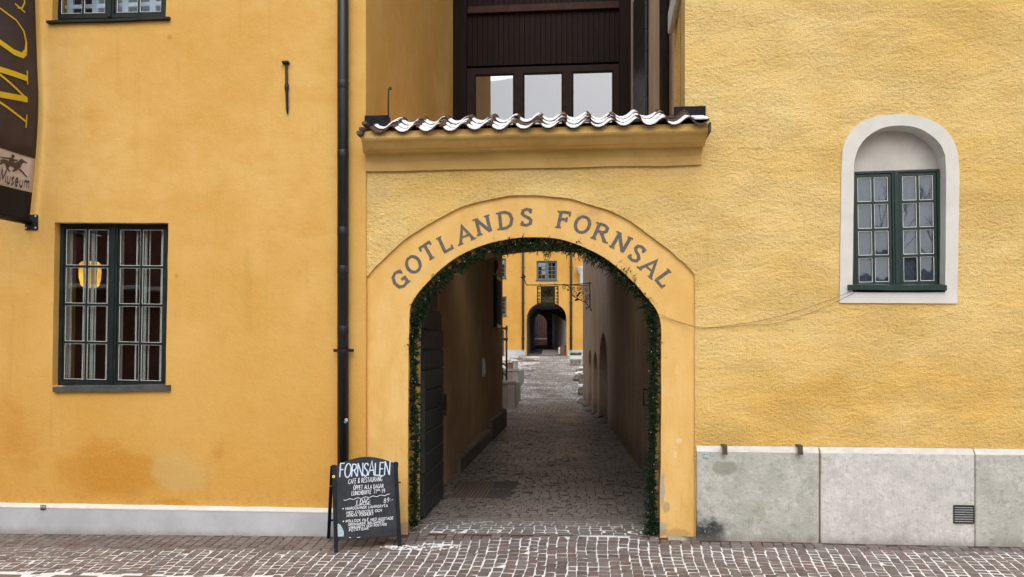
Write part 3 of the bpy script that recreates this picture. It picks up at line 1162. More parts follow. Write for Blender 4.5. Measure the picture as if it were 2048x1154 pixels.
def sill(parent, pa, pb, y0, mat, th=.035, drop=.012):
    """weathered metal or stone sill: two ends as photo points on plane y0"""
    (x0, za), (x1, zb) = F(*pa, y0), F(*pb, y0)
    m = MB()
    n = 10
    for k in range(n):
        a, b = k / n, (k + 1) / n
        xa, xb = x0 + (x1 - x0) * a, x0 + (x1 - x0) * b
        z_a, z_b = za + (zb - za) * a + .003 * math.sin(a * 9), za + (zb - za) * b + .003 * math.sin(b * 9)
        m.face([(xa, y0, z_a - th), (xb, y0, z_b - th), (xb, y0, z_b), (xa, y0, z_a)])
        m.face([(xa, y0, z_a), (xb, y0, z_b), (xb, y0 + .16, z_b + drop), (xa, y0 + .16, z_a + drop)])
        m.face([(xa, y0 + .16, z_a - th), (xb, y0 + .16, z_b - th), (xb, y0, z_b - th), (xa, y0, z_a - th)])
    m.face([(x0, y0 + .16, za - th), (x0, y0, za - th), (x0, y0, za), (x0, y0 + .16, za + drop)])
    m.face([(x1, y0, zb - th), (x1, y0 + .16, zb - th), (x1, y0 + .16, zb + drop), (x1, y0, zb)])
    return m.build('sill', mat, parent)


sill(low_win, (105, 774), (338, 771), YF - .045, 'lead_sill', .062)
# upper window, cut by the top of the picture
ux0, uz0 = F(112, 40, YW)
ux1, _ = F(334, 34, YW)
up_win = casement(house, 'window', (ux0, uz0, ux1, uz0 + 1.95), YW, 'green_black_paint', 5, 2, 'niche_glass', fr=.045, post=.10, st=.024, mun=.026, tilt=TILT, gl='white_wood_paint')
sill(up_win, (92, 41), (337, 33), YF - .05, 'green_black_paint', .028, .03)
m = MB()
for px in (140, 190, 250, 305):
    xa, xb = F(px - 6, 20, YI)[0], F(px + 6, 20, YI)[0]
    m.box(xa, xb, YI, YI + .03, uz0, uz0 + 1.95)
m.box(ux0, ux1, YI + .002, YI + .028, F(150, 14, YI)[1] - .02, F(150, 14, YI)[1] + .03)
m.build('inner_casement', 'white_wood_paint', up_win)
room(house, ux0 - .5, ux1 + .5, 0.41, 2.6, uz0 - .6, uz0 + 2.6)

# ================================================================== GATEHOUSE (right house with the portal)
gate = thing('gatehouse', (1, 3, 0), 'rough yellow stucco gatehouse with a lettered round arched gateway and tiled cornice', 'building')
outer_px = [(737, 552), (752, 532), (775, 510), (800, 487), (830, 465), (860, 446), (890, 430), (920, 416), (950, 405), (1010, 393), (1065, 390), (1130, 396),
            (1165, 404), (1200, 415), (1232, 427), (1260, 442), (1285, 459), (1310, 478), (1334, 496), (1355, 515), (1372, 530), (1388, 546)]
inner_px = [(817, 700), (818, 650), (821, 615), (832, 592), (850, 570), (890, 531), (940, 500), (1000, 481), (1063, 474), (1130, 481), (1200, 510), (1255, 552),
            (1298, 600), (1316, 625), (1323, 655), (1323, 700)]
outer = spline([F(a, b) for a, b in outer_px], 4)
inner = spline([F(a, b, .035) for a, b in inner_px], 5)
xjl, xjr = F(816, 900, .035)[0], F(1320, 900, .035)[0]
XR = F(1390, 700)[0]
XT = F(1370, 100)[0]           # upper corner at the alley
ZC = F(1000, 250)[1]
front = [(9.5, -0.4), (9.5, 10.8), (XT, 10.8), (XT, ZC + .0), (XL - .06, ZC)]
lip = [(XL - .06, outer[0][1])] + outer + [(XR, outer[-1][1] - .05), (XR, -0.4)]
# arched window opening in the stucco
sur_out = [F(1678, 606), F(1682, 345), F(1684, 300)] + [F(a, b) for a, b in ((1690, 282), (1702, 262), (1722, 245), (1750, 234), (1790, 229), (1832, 232), (1864, 242), (1888, 258), (1906, 282), (1915, 310))] + [F(1918, 345), F(1913, 607)]
sur_out = [sur_out[0], sur_out[1]] + spline(sur_out[2:-2], 3) + sur_out[-2:]
niche = [F(1704, 585), F(1707, 345)] + spline([F(a, b) for a, b in ((1708, 322), (1716, 298), (1732, 276), (1758, 259), (1790, 252), (1828, 255), (1856, 268), (1878, 288), (1889, 312))], 3) + [F(1891, 345), F(1889, 585)]
m = MB().plate(dens(front, .5) + wob(dens(lip, .05), .010, 6, 3), [wob(dens(niche, .1, True), .003, 5, 4)], 0.0, 0.42)
fw = m.build('front_wall', 'rough_stucco', gate)
bev(fw, .014, 2, 50)
# portal: smooth ring and piers set back behind the thick stucco
ring = [(p[0] + (p[0] - F(1063, 560)[0]) * .012, p[1] + .012) for p in outer]
prt = [(xjl, -.4)] + [(xjl - .004, 0.6)] + inner + [(xjr + .004, 0.6), (xjr, -.4), (XR + .006, -.4), (XR + .006, outer[-1][1] - .05)] + ring[::-1] + [(XL - .05, outer[0][1]), (XL - .05, -.4)]
m = MB().plate(wob(dens(prt, .10, True), .007, 2.5, 6), [], 0.035, 0.75)
bev(m.build('portal', 'portal_plaster', gate), .02, 2, 50)
# side wall along the open alley, passage head, body
xs0, xs1 = XT, 0.92
m = MB()
m.face([(XT, 0.425, 4.9), (XT, 0.425, 10.8), (xs1, 6.6, 10.8), (xs1, 6.6, 4.9)])
m.face([(xs1, 6.6, 4.9), (xs1, 6.6, 10.8), (0.69, 13.2, 10.8), (0.69, 13.2, 4.9)])
m.face([(0.69, 13.2, 4.9), (0.69, 13.2, 10.8), (9.5, 13.2, 10.8), (9.5, 13.2, 4.9)])
m.face([(9.5, 13.2, -.4), (9.5, 13.2, 10.8), (9.5, 0.42, 10.8), (9.5, 0.42, -.4)])
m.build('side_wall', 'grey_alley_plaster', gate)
m = MB().prism([(XT - .2, 10.802), (9.8, 10.802), (9.8, 11.0), (XT - .2, 11.0)], -0.4, 13.4)
m.build('roof', 'slate_dark', gate)
# rough yellow return on the upper corner
xa = XT - .004
m = MB()
sx_ = lambda y: XT + (xs1 - XT) * (y - .425) / (6.6 - .425) - .004
m.face([(sx_(.424), .424, 4.9), (sx_(.424), .424, 10.8), (sx_(.95), .95, 10.8), (sx_(.95), .95, 4.9)])
m.face([(sx_(.95), .95, 4.9), (sx_(.95), .95, 10.8), (sx_(.95) + .05, .96, 10.8), (sx_(.95) + .05, .96, 4.9)])
m.build('corner_return', 'rough_stucco', gate)
# vault over the first metres of the passage
vx0, vx1 = -2.25, 1.12
xm, ap, sp = F(1068, 500, 3.0)[0], F(1063, 503, 3.0)[1], F(879, 596, 3.0)[1]
va = []
for k in range(25):
    a = math.pi * k / 24
    va.append((( vx0 + vx1) / 2 - (vx1 - vx0) / 2 * math.cos(a), sp - .1 + (ap - sp + .1) * math.sin(a) ** .8))
m = MB().plate([(vx0, -.4)] + va + [(vx1, -.4), (1.7, -.4), (1.7, 4.9), (-2.9, 4.9), (-2.9, -.4)], [], .753, 3.0)
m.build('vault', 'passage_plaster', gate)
m = MB().box(-2.95, 1.4, 4.7, 12.9, 4.904, 5.1)   # gap added behind the vault to let sky light into the passage
m.build('passage_ceiling', 'niche_lime', gate)  # ceiling out of view, made pale to bounce light onto the walls

# ------ cornice with a hollow moulding, and its tiled coping
cy0 = 0.0
ctop, cfil, cbot = F(1065, 262, -.38)[1], F(1065, 292, -.24)[1], F(1065, 336, -.03)[1]
prof = [(-.002, cbot), (-.035, cbot), (-.05, cbot + .10), (-.10, cbot + .19), (-.19, cfil - .02), (-.22, cfil - .004), (-.222, cfil + .004), (-.235, cfil + .004),
        (-.30, cfil + .06), (-.345, ctop - .05), (-.36, ctop - .03), (-.36, ctop + .045), (-.25, ctop + .06), (.30, ctop + .08), (.30, cbot)]
cxl0, cxl1 = F(722, 262, -.36)[0], F(731, 336, -.03)[0]
cxr0, cxr1 = F(1417, 250, -.36)[0], F(1402, 333, -.03)[0]
m = MB()
N = 44
rows_ = []
for k in range(N + 1):
    f = k / N
    r = []
    for (y, z) in prof:
        t_ = min(1, max(0, -y / .36))
        xa = cxl1 + (cxl0 - cxl1) * t_
        xb = cxr1 + (cxr0 - cxr1) * t_
        x = xa + (xb - xa) * f
        n_ = mnoise.noise(Vector((x * 1.6, y * 3, z * 3)))
        r.append((x, y + .010 * n_ if y < 0 else y, z + .012 * n_ + .03 * (f - .5) * 0))
    rows_.append(r)
for r in rows_:
    m.v += r
P_ = len(prof)
for k in range(N):
    for j in range(P_ - 1):
        a = k * P_ + j
        m.f.append((a, a + P_, a + P_ + 1, a + 1))
m.f.append(tuple(range(P_))[::-1])
m.f.append(tuple(N * P_ + j for j in range(P_)))
co = m.build('cornice', 'cornice_plaster', gate)

# S-shaped pantiles laid in three courses, snow lying in the troughs
TW = 0.277
SPROF = [(-.02, .012), (.08, -.022), (.22, -.042), (.38, -.046), (.52, -.032), (.66, -.002), (.78, .026), (.88, .034), (.97, .022), (1.03, -.002)]
TL, SLOPE = 0.30, R(19)


def tile_mesh():
    m = MB()
    th = .024
    n = len(SPROF)
    for (yy, dz) in ((0, .0), (TL, 0)):
        for (u_, h_) in SPROF:
            m.v.append((u_ * TW, yy, h_ + th))
        for (u_, h_) in SPROF:
            m.v.append((u_ * TW, yy, h_))
    for k in range(n - 1):
        m.f.append((k, k + 1, 2 * n + k + 1, 2 * n + k))
        m.f.append((n + k + 1, n + k, 3 * n + k, 3 * n + k + 1))
        m.f.append((n + k, n + k + 1, k + 1, k))
        m.f.append((2 * n + k, 2 * n + k + 1, 3 * n + k + 1, 3 * n + k))
    m.f.append((n, 0, 2 * n, 3 * n))
    m.f.append((n - 1, 2 * n - 1, 4 * n - 1, 3 * n - 1))
    return m.mesh('roof_tile', 'old_tile', True)


def snow_mesh(seed):
    r = random.Random(seed)
    m = MB()
    th = .024
    us = [.02, .10, .22, .36, .50, .62, .72, .82, .92]
    hs = {}
    def hprof(u_):
        for (a, b) in zip(SPROF, SPROF[1:]):
            if a[0] <= u_ <= b[0]:
                return a[1] + (b[1] - a[1]) * (u_ - a[0]) / (b[0] - a[0])
        return 0
    ysl = [(-.004), .03, .10, TL - .09]
    top = max(.52, min(.95, r.gauss(.72, .14)))
    for yy in ysl:
        for u_ in us:
            k = max(0, 1 - abs(u_ - .42) / (top - .30 if u_ > .42 else .46))
            hh = hprof(u_) + th + (.013 * min(1, k * 2.2) if yy > 0 else .009 * min(1, k * 2.2)) - .0015
            m.v.append((u_ * TW, yy + r.uniform(-.010, .010) * (yy > 0) + (r.uniform(0, .012) if yy <= 0 else 0), hh + r.uniform(-.003, .003)))
    n = len(us)
    for j in range(len(ysl) - 1):
        for k in range(n - 1):
            a = j * n + k
            m.f.append((a, a + 1, a + n + 1, a + n))
    b = len(m.v)
    for u_ in us:
        m.v.append((u_ * TW, -.002, hprof(u_) + th - .006))
    for k in range(n - 1):
        m.f.append((b + k, b + k + 1, k + 1, k))
    return m.mesh('snow', 'snow', True)


tm = tile_mesh()
sms = [snow_mesh(k) for k in range(16)]
tx0, tx1 = F(742, 250, -.40)[0], F(1384, 250, -.40)[0]
ncol = int(round((tx1 - tx0) / TW))
tz0 = F(1065, 252, -.42)[1]
rt = random.Random(5)
for row in range(3):
    for c_ in range(ncol):
        o = bpy.data.objects.new('roof_tile', tm)
        yy = -.42 + row * .185 * math.cos(SLOPE)
        zz = tz0 + row * .185 * math.sin(SLOPE) + row * .026 + .010 * (c_ / ncol)
        o.location = (tx0 + c_ * (tx1 - tx0) / ncol + rt.uniform(-.006, .006), yy + rt.uniform(-.012, .012), zz + rt.uniform(-.004, .004))
        o.rotation_euler = (SLOPE + rt.uniform(-.02, .02), rt.uniform(-.02, .02), rt.uniform(-.03, .03))
        o.scale = ((tx1 - tx0) / ncol / TW, 1, 1)
        COL.objects.link(o)
        attach(o, gate)
        dry = (c_ >= ncol - 1 and row > 0) or (c_ == 0 and rt.random() < .4) or (row > 0 and rt.random() < .10)
        if not dry:
            s = bpy.data.objects.new('snow', sms[rt.randrange(16)])
            COL.objects.link(s)
            s.parent = o
# lead flashings at the two ends
fa, fb = F(731, 230, -.05), F(778, 252, -.05)
m = MB().box(fa[0], fb[0], -.10, .03, fb[1] - .03, fa[1] - .02)
bev(m.build('flashing', 'lead_flashing', gate), .006)
fa, fb = F(1348, 214, -.012), F(1411, 246, -.012)
m = MB().box(fa[0], fb[0], -.03, .01, fb[1] - .06, fa[1])
bev(m.build('flashing', 'lead_flashing', gate), .004)
fa, fb = F(1384, 234, -.40), F(1418, 240, -.40)
m = MB()
for k in range(8):
    a, b = k / 8, (k + 1) / 8
    xa_, xb_ = fa[0] + (fb[0] - fa[0]) * a, fa[0] + (fb[0] - fa[0]) * b
    za_, zb_ = fa[1] - .05 * math.sin(math.pi * a) - .03, fa[1] - .05 * math.sin(math.pi * b) - .03
    m.face([(xa_, -.43, za_), (xb_, -.43, zb_), (xb_, -.02, zb_ + .14), (xa_, -.02, za_ + .14)])
    m.face([(xa_, -.43, za_ - .02), (xb_, -.43, zb_ - .02), (xb_, -.43, zb_), (xa_, -.43, za_)])
m.box(fb[0], fb[0] + .02, -.43, -.02, fb[1] - .13, fb[1] - .03)
m.build('verge_tray', 'downpipe_brown', gate)
m = MB().box(fa[0] + .02, fb[0] - .005, -.425, -.05, fa[1] - .035, fa[1] - .005)
m.map(lambda p: (p.x, p.y, p.z + (p.y + .42) * .33))
bev(m.build('snow', 'snow', gate), .012, 2)
m = MB()
for k, (qx, qy, s_) in enumerate(((724, 258, .03), (720, 266, .035), (730, 247, .03))):
    a = F(qx, qy, -.40)
    m.box(a[0] - s_, a[0] + s_, -.43, -.25, a[1] - s_ * .8, a[1] + s_ * .6)
bev(m.build('verge_block', 'rusty_iron', gate), .008)

# ------ painted lettering round the arch
FONT = {
    'A': (.72, [[(0, 0), (.36, 1), (.72, 0)], [(.14, .36), (.58, .36)]]),
    'B': (.6, [[(.05, 0), (.05, 1)], [(.05, 1), (.35, 1), (.5, .88), (.5, .68), (.36, .54), (.05, .54)], [(.36, .54), (.55, .42), (.57, .18), (.4, 0), (.05, 0)]]),
    'C': (.65, [[(.62, .82), (.5, .97), (.33, 1), (.12, .86), (.03, .5), (.12, .14), (.33, 0), (.5, .03), (.63, .18)]]),
    'D': (.7, [[(.06, 0), (.06, 1)], [(.06, 1), (.35, .99), (.58, .84), (.67, .5), (.58, .16), (.35, .01), (.06, 0)]]),
    'E': (.55, [[(.52, 1), (.05, 1), (.05, 0), (.53, 0)], [(.05, .52), (.42, .52)]]),
    'F': (.55, [[(.08, 0), (.08, 1)], [(.08, .97), (.55, .97)], [(.08, .53), (.44, .53)]]),
    'G': (.7, [[(.64, .82), (.52, .96), (.35, 1), (.13, .87), (.03, .5), (.12, .14), (.35, 0), (.54, .05), (.64, .14)], [(.64, .02), (.64, .42)], [(.42, .42), (.72, .42)]]),
    'H': (.65, [[(.05, 0), (.05, 1)], [(.6, 0), (.6, 1)], [(.05, .52), (.6, .52)]]),
    'I': (.2, [[(.1, 0), (.1, 1)]]),
    'J': (.45, [[(.4, 1), (.4, .2), (.25, 0), (.05, .1)]]),
    'K': (.6, [[(.05, 0), (.05, 1)], [(.55, 1), (.06, .45)], [(.2, .6), (.58, 0)]]),
    'L': (.55, [[(.08, 1), (.08, .03)], [(.02, .03), (.55, .03)]]),
    'M': (.85, [[(.04, 0), (.1, 1), (.42, .25), (.74, 1), (.8, 0)]]),
    'N': (.7, [[(.06, 0), (.06, 1)], [(.04, 1), (.64, 0)], [(.64, 0), (.64, 1)]]),
    'O': (.76, [arc(.38, .5, .35, .5, 90, 450, 18)]),
    'P': (.58, [[(.06, 0), (.06, 1), (.36, .99), (.53, .86), (.53, .64), (.36, .5), (.06, .48)]]),
    'R': (.68, [[(.08, 0), (.08, 1)], [(.08, .98), (.36, .98), (.53, .88), (.54, .66), (.4, .52), (.08, .50)], [(.32, .50), (.68, .02)]]),
    'S': (.55, [[(.50, .80), (.42, .96), (.27, 1), (.10, .93), (.06, .74), (.16, .60), (.38, .46), (.50, .30), (.47, .10), (.28, 0), (.10, .05), (.03, .20)]]),
    'T': (.65, [[(.325, 0), (.325, .97)], [(0, .97), (.65, .97)]]),
    'U': (.65, [[(.05, 1), (.05, .25), (.18, .03), (.33, 0), (.48, .03), (.6, .25), (.6, 1)]]),
    'V': (.65, [[(0, 1), (.32, 0), (.65, 1)]]),
    'Y': (.62, [[(0, 1), (.31, .5), (.62, 1)], [(.31, .5), (.31, 0)]]),
    '&': (.65, [[(.62, 0), (.15, .72), (.2, .95), (.35, 1), (.45, .85), (.35, .65), (.08, .35), (.06, .12), (.22, 0), (.45, .08), (.6, .4)]]),
    '0': (.5, [arc(.25, .5, .2, .48, 90, 450, 14)]),
    '1': (.3, [[(.02, .75), (.18, 1), (.18, 0)]]),
    '8': (.5, [arc(.25, .75, .17, .24, 90, 450, 12), arc(.25, .27, .21, .26, 90, 450, 12)]),
    '9': (.5, [arc(.26, .72, .19, .26, 0, 360, 12), [(.45, .72), (.42, .3), (.22, 0)]]),
    ':': (.15, [[(.07, .2), (.08, .28)], [(.07, .65), (.08, .73)]]),
    '-': (.4, [[(.02, .45), (.36, .47)]]),
    '!': (.15, [[(.07, .3), (.07, 1)], [(.07, .03), (.075, .1)]]),
    '.': (.15, [[(.05, .02), (.10, .06)]]),
    ',': (.15, [[(.09, .08), (.03, -.12)]]),
    '*': (.5, [[(.05, .3), (.45, .75)], [(.05, .7), (.45, .35)], [(.0, .52), (.5, .5)]]),
    'n': (.45, [[(.04, 0), (.04, .6)], [(.04, .45), (.2, .6), (.38, .5), (.4, 0)]]),
    'd': (.5, [[(.42, 0), (.42, 1)], arc(.24, .3, .2, .3, 0, 360, 12)]),
    's': (.36, [[(.32, .52), (.18, .6), (.05, .48), (.3, .18), (.18, 0), (.03, .08)]]),
    'u': (.46, [[(.04, .6), (.04, .15), (.2, 0), (.38, .1)], [(.4, .6), (.4, 0)]]),
    'e': (.44, [[(.05, .32), (.4, .32), (.33, .56), (.2, .6), (.05, .45), (.05, .15), (.2, 0), (.38, .08)]]),
    'm': (.7, [[(.04, 0), (.04, .6)], [(.04, .45), (.18, .6), (.33, .5), (.34, 0)], [(.34, .45), (.48, .6), (.63, .5), (.64, 0)]]),
    'a': (.44, [arc(.22, .28, .18, .28, 0, 360, 12), [(.4, .6), (.4, 0)]]),
    ' ': (.35, []),
}
FONT['Ö'] = (.76, FONT['O'][1] + [[(.22, 1.16), (.24, 1.22)], [(.50, 1.16), (.52, 1.22)]])
FONT['Ä'] = (.72, FONT['A'][1] + [[(.2, 1.16), (.22, 1.22)], [(.48, 1.16), (.50, 1.22)]])
FONT['É'] = (.55, FONT['E'][1] + [[(.22, 1.12), (.4, 1.3)]])
SERIF = {'G': [(.64, .02, .0), (.64, .86, 90)], 'O': [], 'T': [(.325, 0, 0), (.02, .90, 90), (.63, .90, 90)], 'L': [(.08, 1, 0), (.53, .10, 90)],
         'A': [(0, 0, 0), (.72, 0, 0)], 'N': [(.06, 0, 0), (.02, 1, 0), (.64, 1, 0)], 'D': [(.02, .0, 0), (.02, 1, 0)], 'S': [(.50, .86, 80), (.04, .14, 80)],
         'F': [(.08, 0, 0), (.04, .97, 0), (.54, .90, 90), (.43, .53, 90)], 'R': [(.08, 0, 0), (.04, .98, 0), (.70, .02, 0)]}
LETTERS = [('G', 799, 559, 38), ('O', 826.5, 528.5, 36), ('T', 856, 503, 33), ('L', 890.5, 486.5, 28), ('A', 929, 468, 22), ('N', 966.5, 450.5, 17), ('D', 1011.5, 440, 9), ('S', 1053, 434.5, 3),
           ('F', 1127, 439.5, -8), ('O', 1165, 449, -13), ('R', 1203, 465, -20), ('N', 1242, 485, -26), ('S', 1274, 507, -32), ('A', 1301, 534, -40), ('L', 1330, 557, -50)]
for (ch, px, py, ang) in LETTERS:
    w, strokes = FONT[ch]
    H = .190
    WX = 1.22
    cx, cz = F(px, py, .03)
    ca, sa = math.cos(R(ang)), math.sin(R(ang))

    def fn(u_, v_, off):
        a, b = (u_ - w / 2) * H * WX, (v_ - .5) * H
        a += b * .06
        return (cx + a * ca - b * sa, .0318 - off, cz + a * sa + b * ca)
    m = MB()
    o_ = 0
    for s_ in strokes:
        th = .175
        if ch in 'AN' and len(s_) == 2 and abs(s_[0][1] - s_[1][1]) < .01:
            th = .13
        m.ribbon(s_, th, fn, o_)
        o_ += .0004
    for (a, b, deg) in SERIF[ch]:
        L2 = .15
        da, db = math.cos(R(deg)) * L2, math.sin(R(deg)) * L2
        m.ribbon([(a - da, b - db), (a + da, b + db)], .10, fn, o_)
        o_ += .0004
    m.build('letter', 'grey_letter_paint', gate)

# ------ limestone plinth of the right house
zs = lambda px: F(px, 893 + (px - 1395) * 7 / 653, -.05)[1]
sl_px = [(1393.5, 1638), (1641, 1948.5), (1951, 2240)]
for k, (a, b) in enumerate(sl_px):
    x0, x1 = F(a, 900, -.05)[0], F(b, 900, -.05)[0]
    za, zb = zs(a), zs(b)
    q = wob(dens([(x0, -.3), (x1, -.3), (x1, zb - .055), (x0, za - .055)], .12, True), .004, 6, k + 20)
    yo = (-.055, -.062, -.05)[k]
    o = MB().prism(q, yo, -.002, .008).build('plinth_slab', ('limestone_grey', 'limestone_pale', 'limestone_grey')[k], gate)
    m = MB()
    n = 10
    for j in range(n):
        xa_, xb_ = x0 + (x1 - x0) * j / n, x0 + (x1 - x0) * (j + 1) / n
        z_a, z_b = za + (zb - za) * j / n, za + (zb - za) * (j + 1) / n
        m.face([(xa_, yo + .002, z_a - .058), (xb_, yo + .002, z_b - .058), (xb_, -.003, z_b + .004), (xa_, -.003, z_a + .004)])
    m.build('weathered_edge', 'stone_ledge', o)

# ------ arched window
m = MB().plate(wob(dens(sur_out, .1, True), .003, 5, 7), [wob(dens(niche, .1, True), .003, 5, 4)], -.018, .012)
# butt the ring on the stucco: sits 18 mm proud
bev(m.build('window_surround', 'surround_lime', gate), .008, 2, 50)
yn = .115
nx0, nz0, nx1, nz1 = niche[0][0] - .08, niche[0][1] - .1, niche[-1][0] + .08, F(1790, 240, 0)[1]
m = MB().prism(rect(nx0, nz0, nx1, nz1), yn + .075, yn + .12)
m.build('niche_back', 'niche_lime', gate)
# reveal lining in lime plaster, set inside the stucco opening
lin = []
cxn, czn = F(1797, 420)
m = MB()
q = dens(niche, .08, True)
for k in range(len(q)):
    a, b = q[k], q[(k + 1) % len(q)]
    sh = lambda p: (p[0] + (.004 if p[0] < cxn else -.004), p[1] - (.004 if p[1] > czn else -.004))
    A, B = sh(a), sh(b)
    m.face([(A[0], -.017, A[1]), (A[0], yn + .08, A[1]), (B[0], yn + .08, B[1]), (B[0], -.017, B[1])])
m.build('window_reveal', 'surround_lime', gate)
ax0, az1 = F(1706, 342, yn)
ax1, az0 = F(1881, 574, yn)
arch_win = casement(gate, 'window', (ax0 - .005, az0, ax1, az1), yn, 'bottle_green_paint', 4, 2, 'niche_glass', fr=.030, post=.085, st=.034, mun=.028, tilt=R(.9), gl='white_wood_paint', depth=.06)
sill(arch_win, (1697, 570), (1894, 571), -.055, 'bottle_green_paint', .055, .03)
m = MB().box(ax1 + .002, ax1 + .035, yn - .02, yn + .03, az0 - .01, az1 + .02)
m.build('jamb_cover', 'green_black_paint', arch_win)
# opening behind the glass
m = MB()
m.box(ax0 + .02, ax1 - .02, yn + .068, yn + .072, az0 + .02, az1 - .02)
m.build('room_lining', 'blind_grey', arch_win)

# ------ gate leaves, folded back against the passage walls
def gate_leaf(x, y0, y1, z0, z1, side, n, rise):
    f = MB()
    th = .05
    fo = MB().box(x - th, x, y0, y1, z0, z1 - .3).build('gate_leaf', 'gate_boards', gate) if side < 0 else MB().box(x, x + th, y0, y1, z0, z1 - .3).build('gate_leaf', 'gate_boards', gate)
    xf = x if side < 0 else x
    dirx = 1 if side < 0 else -1
    h = (z1 - z0) / n
    for k in range(n):
        za, zb = z0 + k * h + .006, z0 + (k + 1) * h - .006
        yb = y1 if k < n - 2 else y1 - .25 * (k - n + 3)
        m = MB()
        xa, xb = xf + dirx * .002, xf + dirx * .030
        c = .012
        # board with bevelled long edges
        P = [(xa, za), (xb - dirx * .004, za), (xb, za + c), (xb, zb - c), (xb - dirx * .012, zb), (xa, zb)]
        i = len(m.v)
        m.v += [(p[0], y0 + .004, p[1]) for p in P] + [(p[0], yb - .004, p[1]) for p in P]
        nn = len(P)
        for q in range(nn):
            m.f.append((i + q, i + (q + 1) % nn, i + nn + (q + 1) % nn, i + nn + q))
        m.f.append(tuple(range(i, i + nn)))
        m.f.append(tuple(range(i + nn, i + 2 * nn))[::-1])
        m.build('board', 'gate_boards', fo)
    return fo, xf + dirx * .03


leafL, xl_ = gate_leaf(-2.075, .78, 2.22, .03, 3.0, -1, 11, 0)
m = MB().box(xl_ + .001, xl_ + .012, 1.75, 2.30, 1.30, 1.42)
m.tube([(xl_ + .01, 2.30, 1.20), (xl_ + .01, 2.34, 1.36), (xl_ + .01, 2.30, 1.52)], .02, 6)
m.build('strap_hinge', 'wrought_iron', leafL)
leafR, xr_ = gate_leaf(0.985, .78, 2.30, .03, 3.0, 1, 10, 0)
m = MB().box(xr_ - .05, xr_ - .001, 1.75, 1.95, 1.34, 1.66)
m.tube([(xr_ - .03, 1.95, 1.40), (xr_ - .10, 2.05, 1.40), (xr_ - .10, 2.05, 1.62), (xr_ - .03, 1.95, 1.62)], .014, 6)
m.build('latch', 'wrought_iron', leafR)
# dark post and pale strip at the left reveal behind the garland
m = MB().box(-2.10, -2.03, .752, .80, 0.6, 1.9)
m.build('gate_stop', 'gate_boards', gate)
m = MB()
for (a, b) in (((1455, 1080), 0),):
    pass
a = F(1355, 1075, 0)
m.box(XR - .32, XR + .02, -.10, .03, -.05, .03)
bev(m.build('threshold_stone', 'limestone_grey', gate), .012, 2)

# ================================================================== PASSAGE WALLS
pw = thing('passage_wall', (-2.5, 8, 0), 'ochre plastered left wall of the dark passage with a low stone footing', 'wall')
m = MB().box(-2.95, -2.25, 3.003, 12.9, -.4, 4.9)
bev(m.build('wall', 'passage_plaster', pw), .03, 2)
m = MB()
m.prism([(-2.252, -.2), (-2.15, -.2), (-2.16, .22), (-2.175, .25), (-2.252, .29)], 4.6, 9.3)
bev(m.build('footing', 'footing_stone', pw), .01)
m = MB()
m.prism([(-2.252, -.2), (-2.13, -.2), (-2.14, .42), (-2.155, .45), (-2.252, .50)], 9.32, 12.95)
bev(m.build('footing', 'footing_stone', pw), .02)

aw = thing('alley_wall', (1, 10, 0), 'grey brown plastered right wall of the passage with tall arched recesses', 'wall')
m = MB()
pts = [(1.02, .753), (1.06, 4.6), (0.69, 13.2)]
for (a, b) in zip(pts, pts[1:]):
    n = 10
    for k in range(n):
        f0, f1 = k / n, (k + 1) / n
        xa_, ya_ = a[0] + (b[0] - a[0]) * f0, a[1] + (b[1] - a[1]) * f0
        xb_, yb_ = a[0] + (b[0] - a[0]) * f1, a[1] + (b[1] - a[1]) * f1
        if a[1] < 1:
            xa_ += .0
        for j in range(8):
            z0_, z1_ = -.4 + 5.3 * j / 8, -.4 + 5.3 * (j + 1) / 8
            w_ = lambda x, y, z: (x + .03 * mnoise.noise(Vector((y * .9, z * .9, 3))), y, z)
            m.face([w_(xa_, ya_, z0_), w_(xb_, yb_, z0_), w_(xb_, yb_, z1_), w_(xa_, ya_, z1_)][::-1])
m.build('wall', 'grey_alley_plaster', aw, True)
# outer stretch, pierced by three arched recesses
S0, S1 = Vector((0.69, 13.2)), Vector((0.0, 20.5))
SL = (S1 - S0).length
sd = (S1 - S0).normalized()
sn = Vector((sd.y, -sd.x))     # to the right, into the wall


def seg(p):
    q = S0 + sd * p.x + sn * p.y
    return (q.x, q.y, p.z)


holes = []
for (sa_, sb_, top) in ((.08, 2.1, 2.62), (2.55, 3.85, 2.05), (4.35, 5.35, 2.1)):
    c_ = (sa_ + sb_) / 2
    hw = (sb_ - sa_) / 2
    holes.append([(sa_, -.3), (sb_, -.3), (sb_, top - hw * 1.1)] + [(c_ + hw * math.cos(math.pi * k / 12), top - hw * 1.1 + hw * 1.1 * math.sin(math.pi * k / 12)) for k in range(1, 12)] + [(sa_, top - hw * 1.1)])
m = MB().plate([(0, -.4), (SL, -.4), (SL + .1, 2.5), (SL, 7.2), (0, 7.2)], [wob(h_, .03, 2, 9) for h_ in holes], 0.0, .55)
m.plate([(0, -.4), (SL, -.4), (SL, 7.2), (0, 7.2)], [], .552, 1.0)
m.map(seg)
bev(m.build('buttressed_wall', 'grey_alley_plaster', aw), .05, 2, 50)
m = MB().box(0.05, 6.0, 20.0, 20.45, -.4, 7.19)
m.build('return_wall', 'grey_alley_plaster', aw)
rs = random.Random(21)


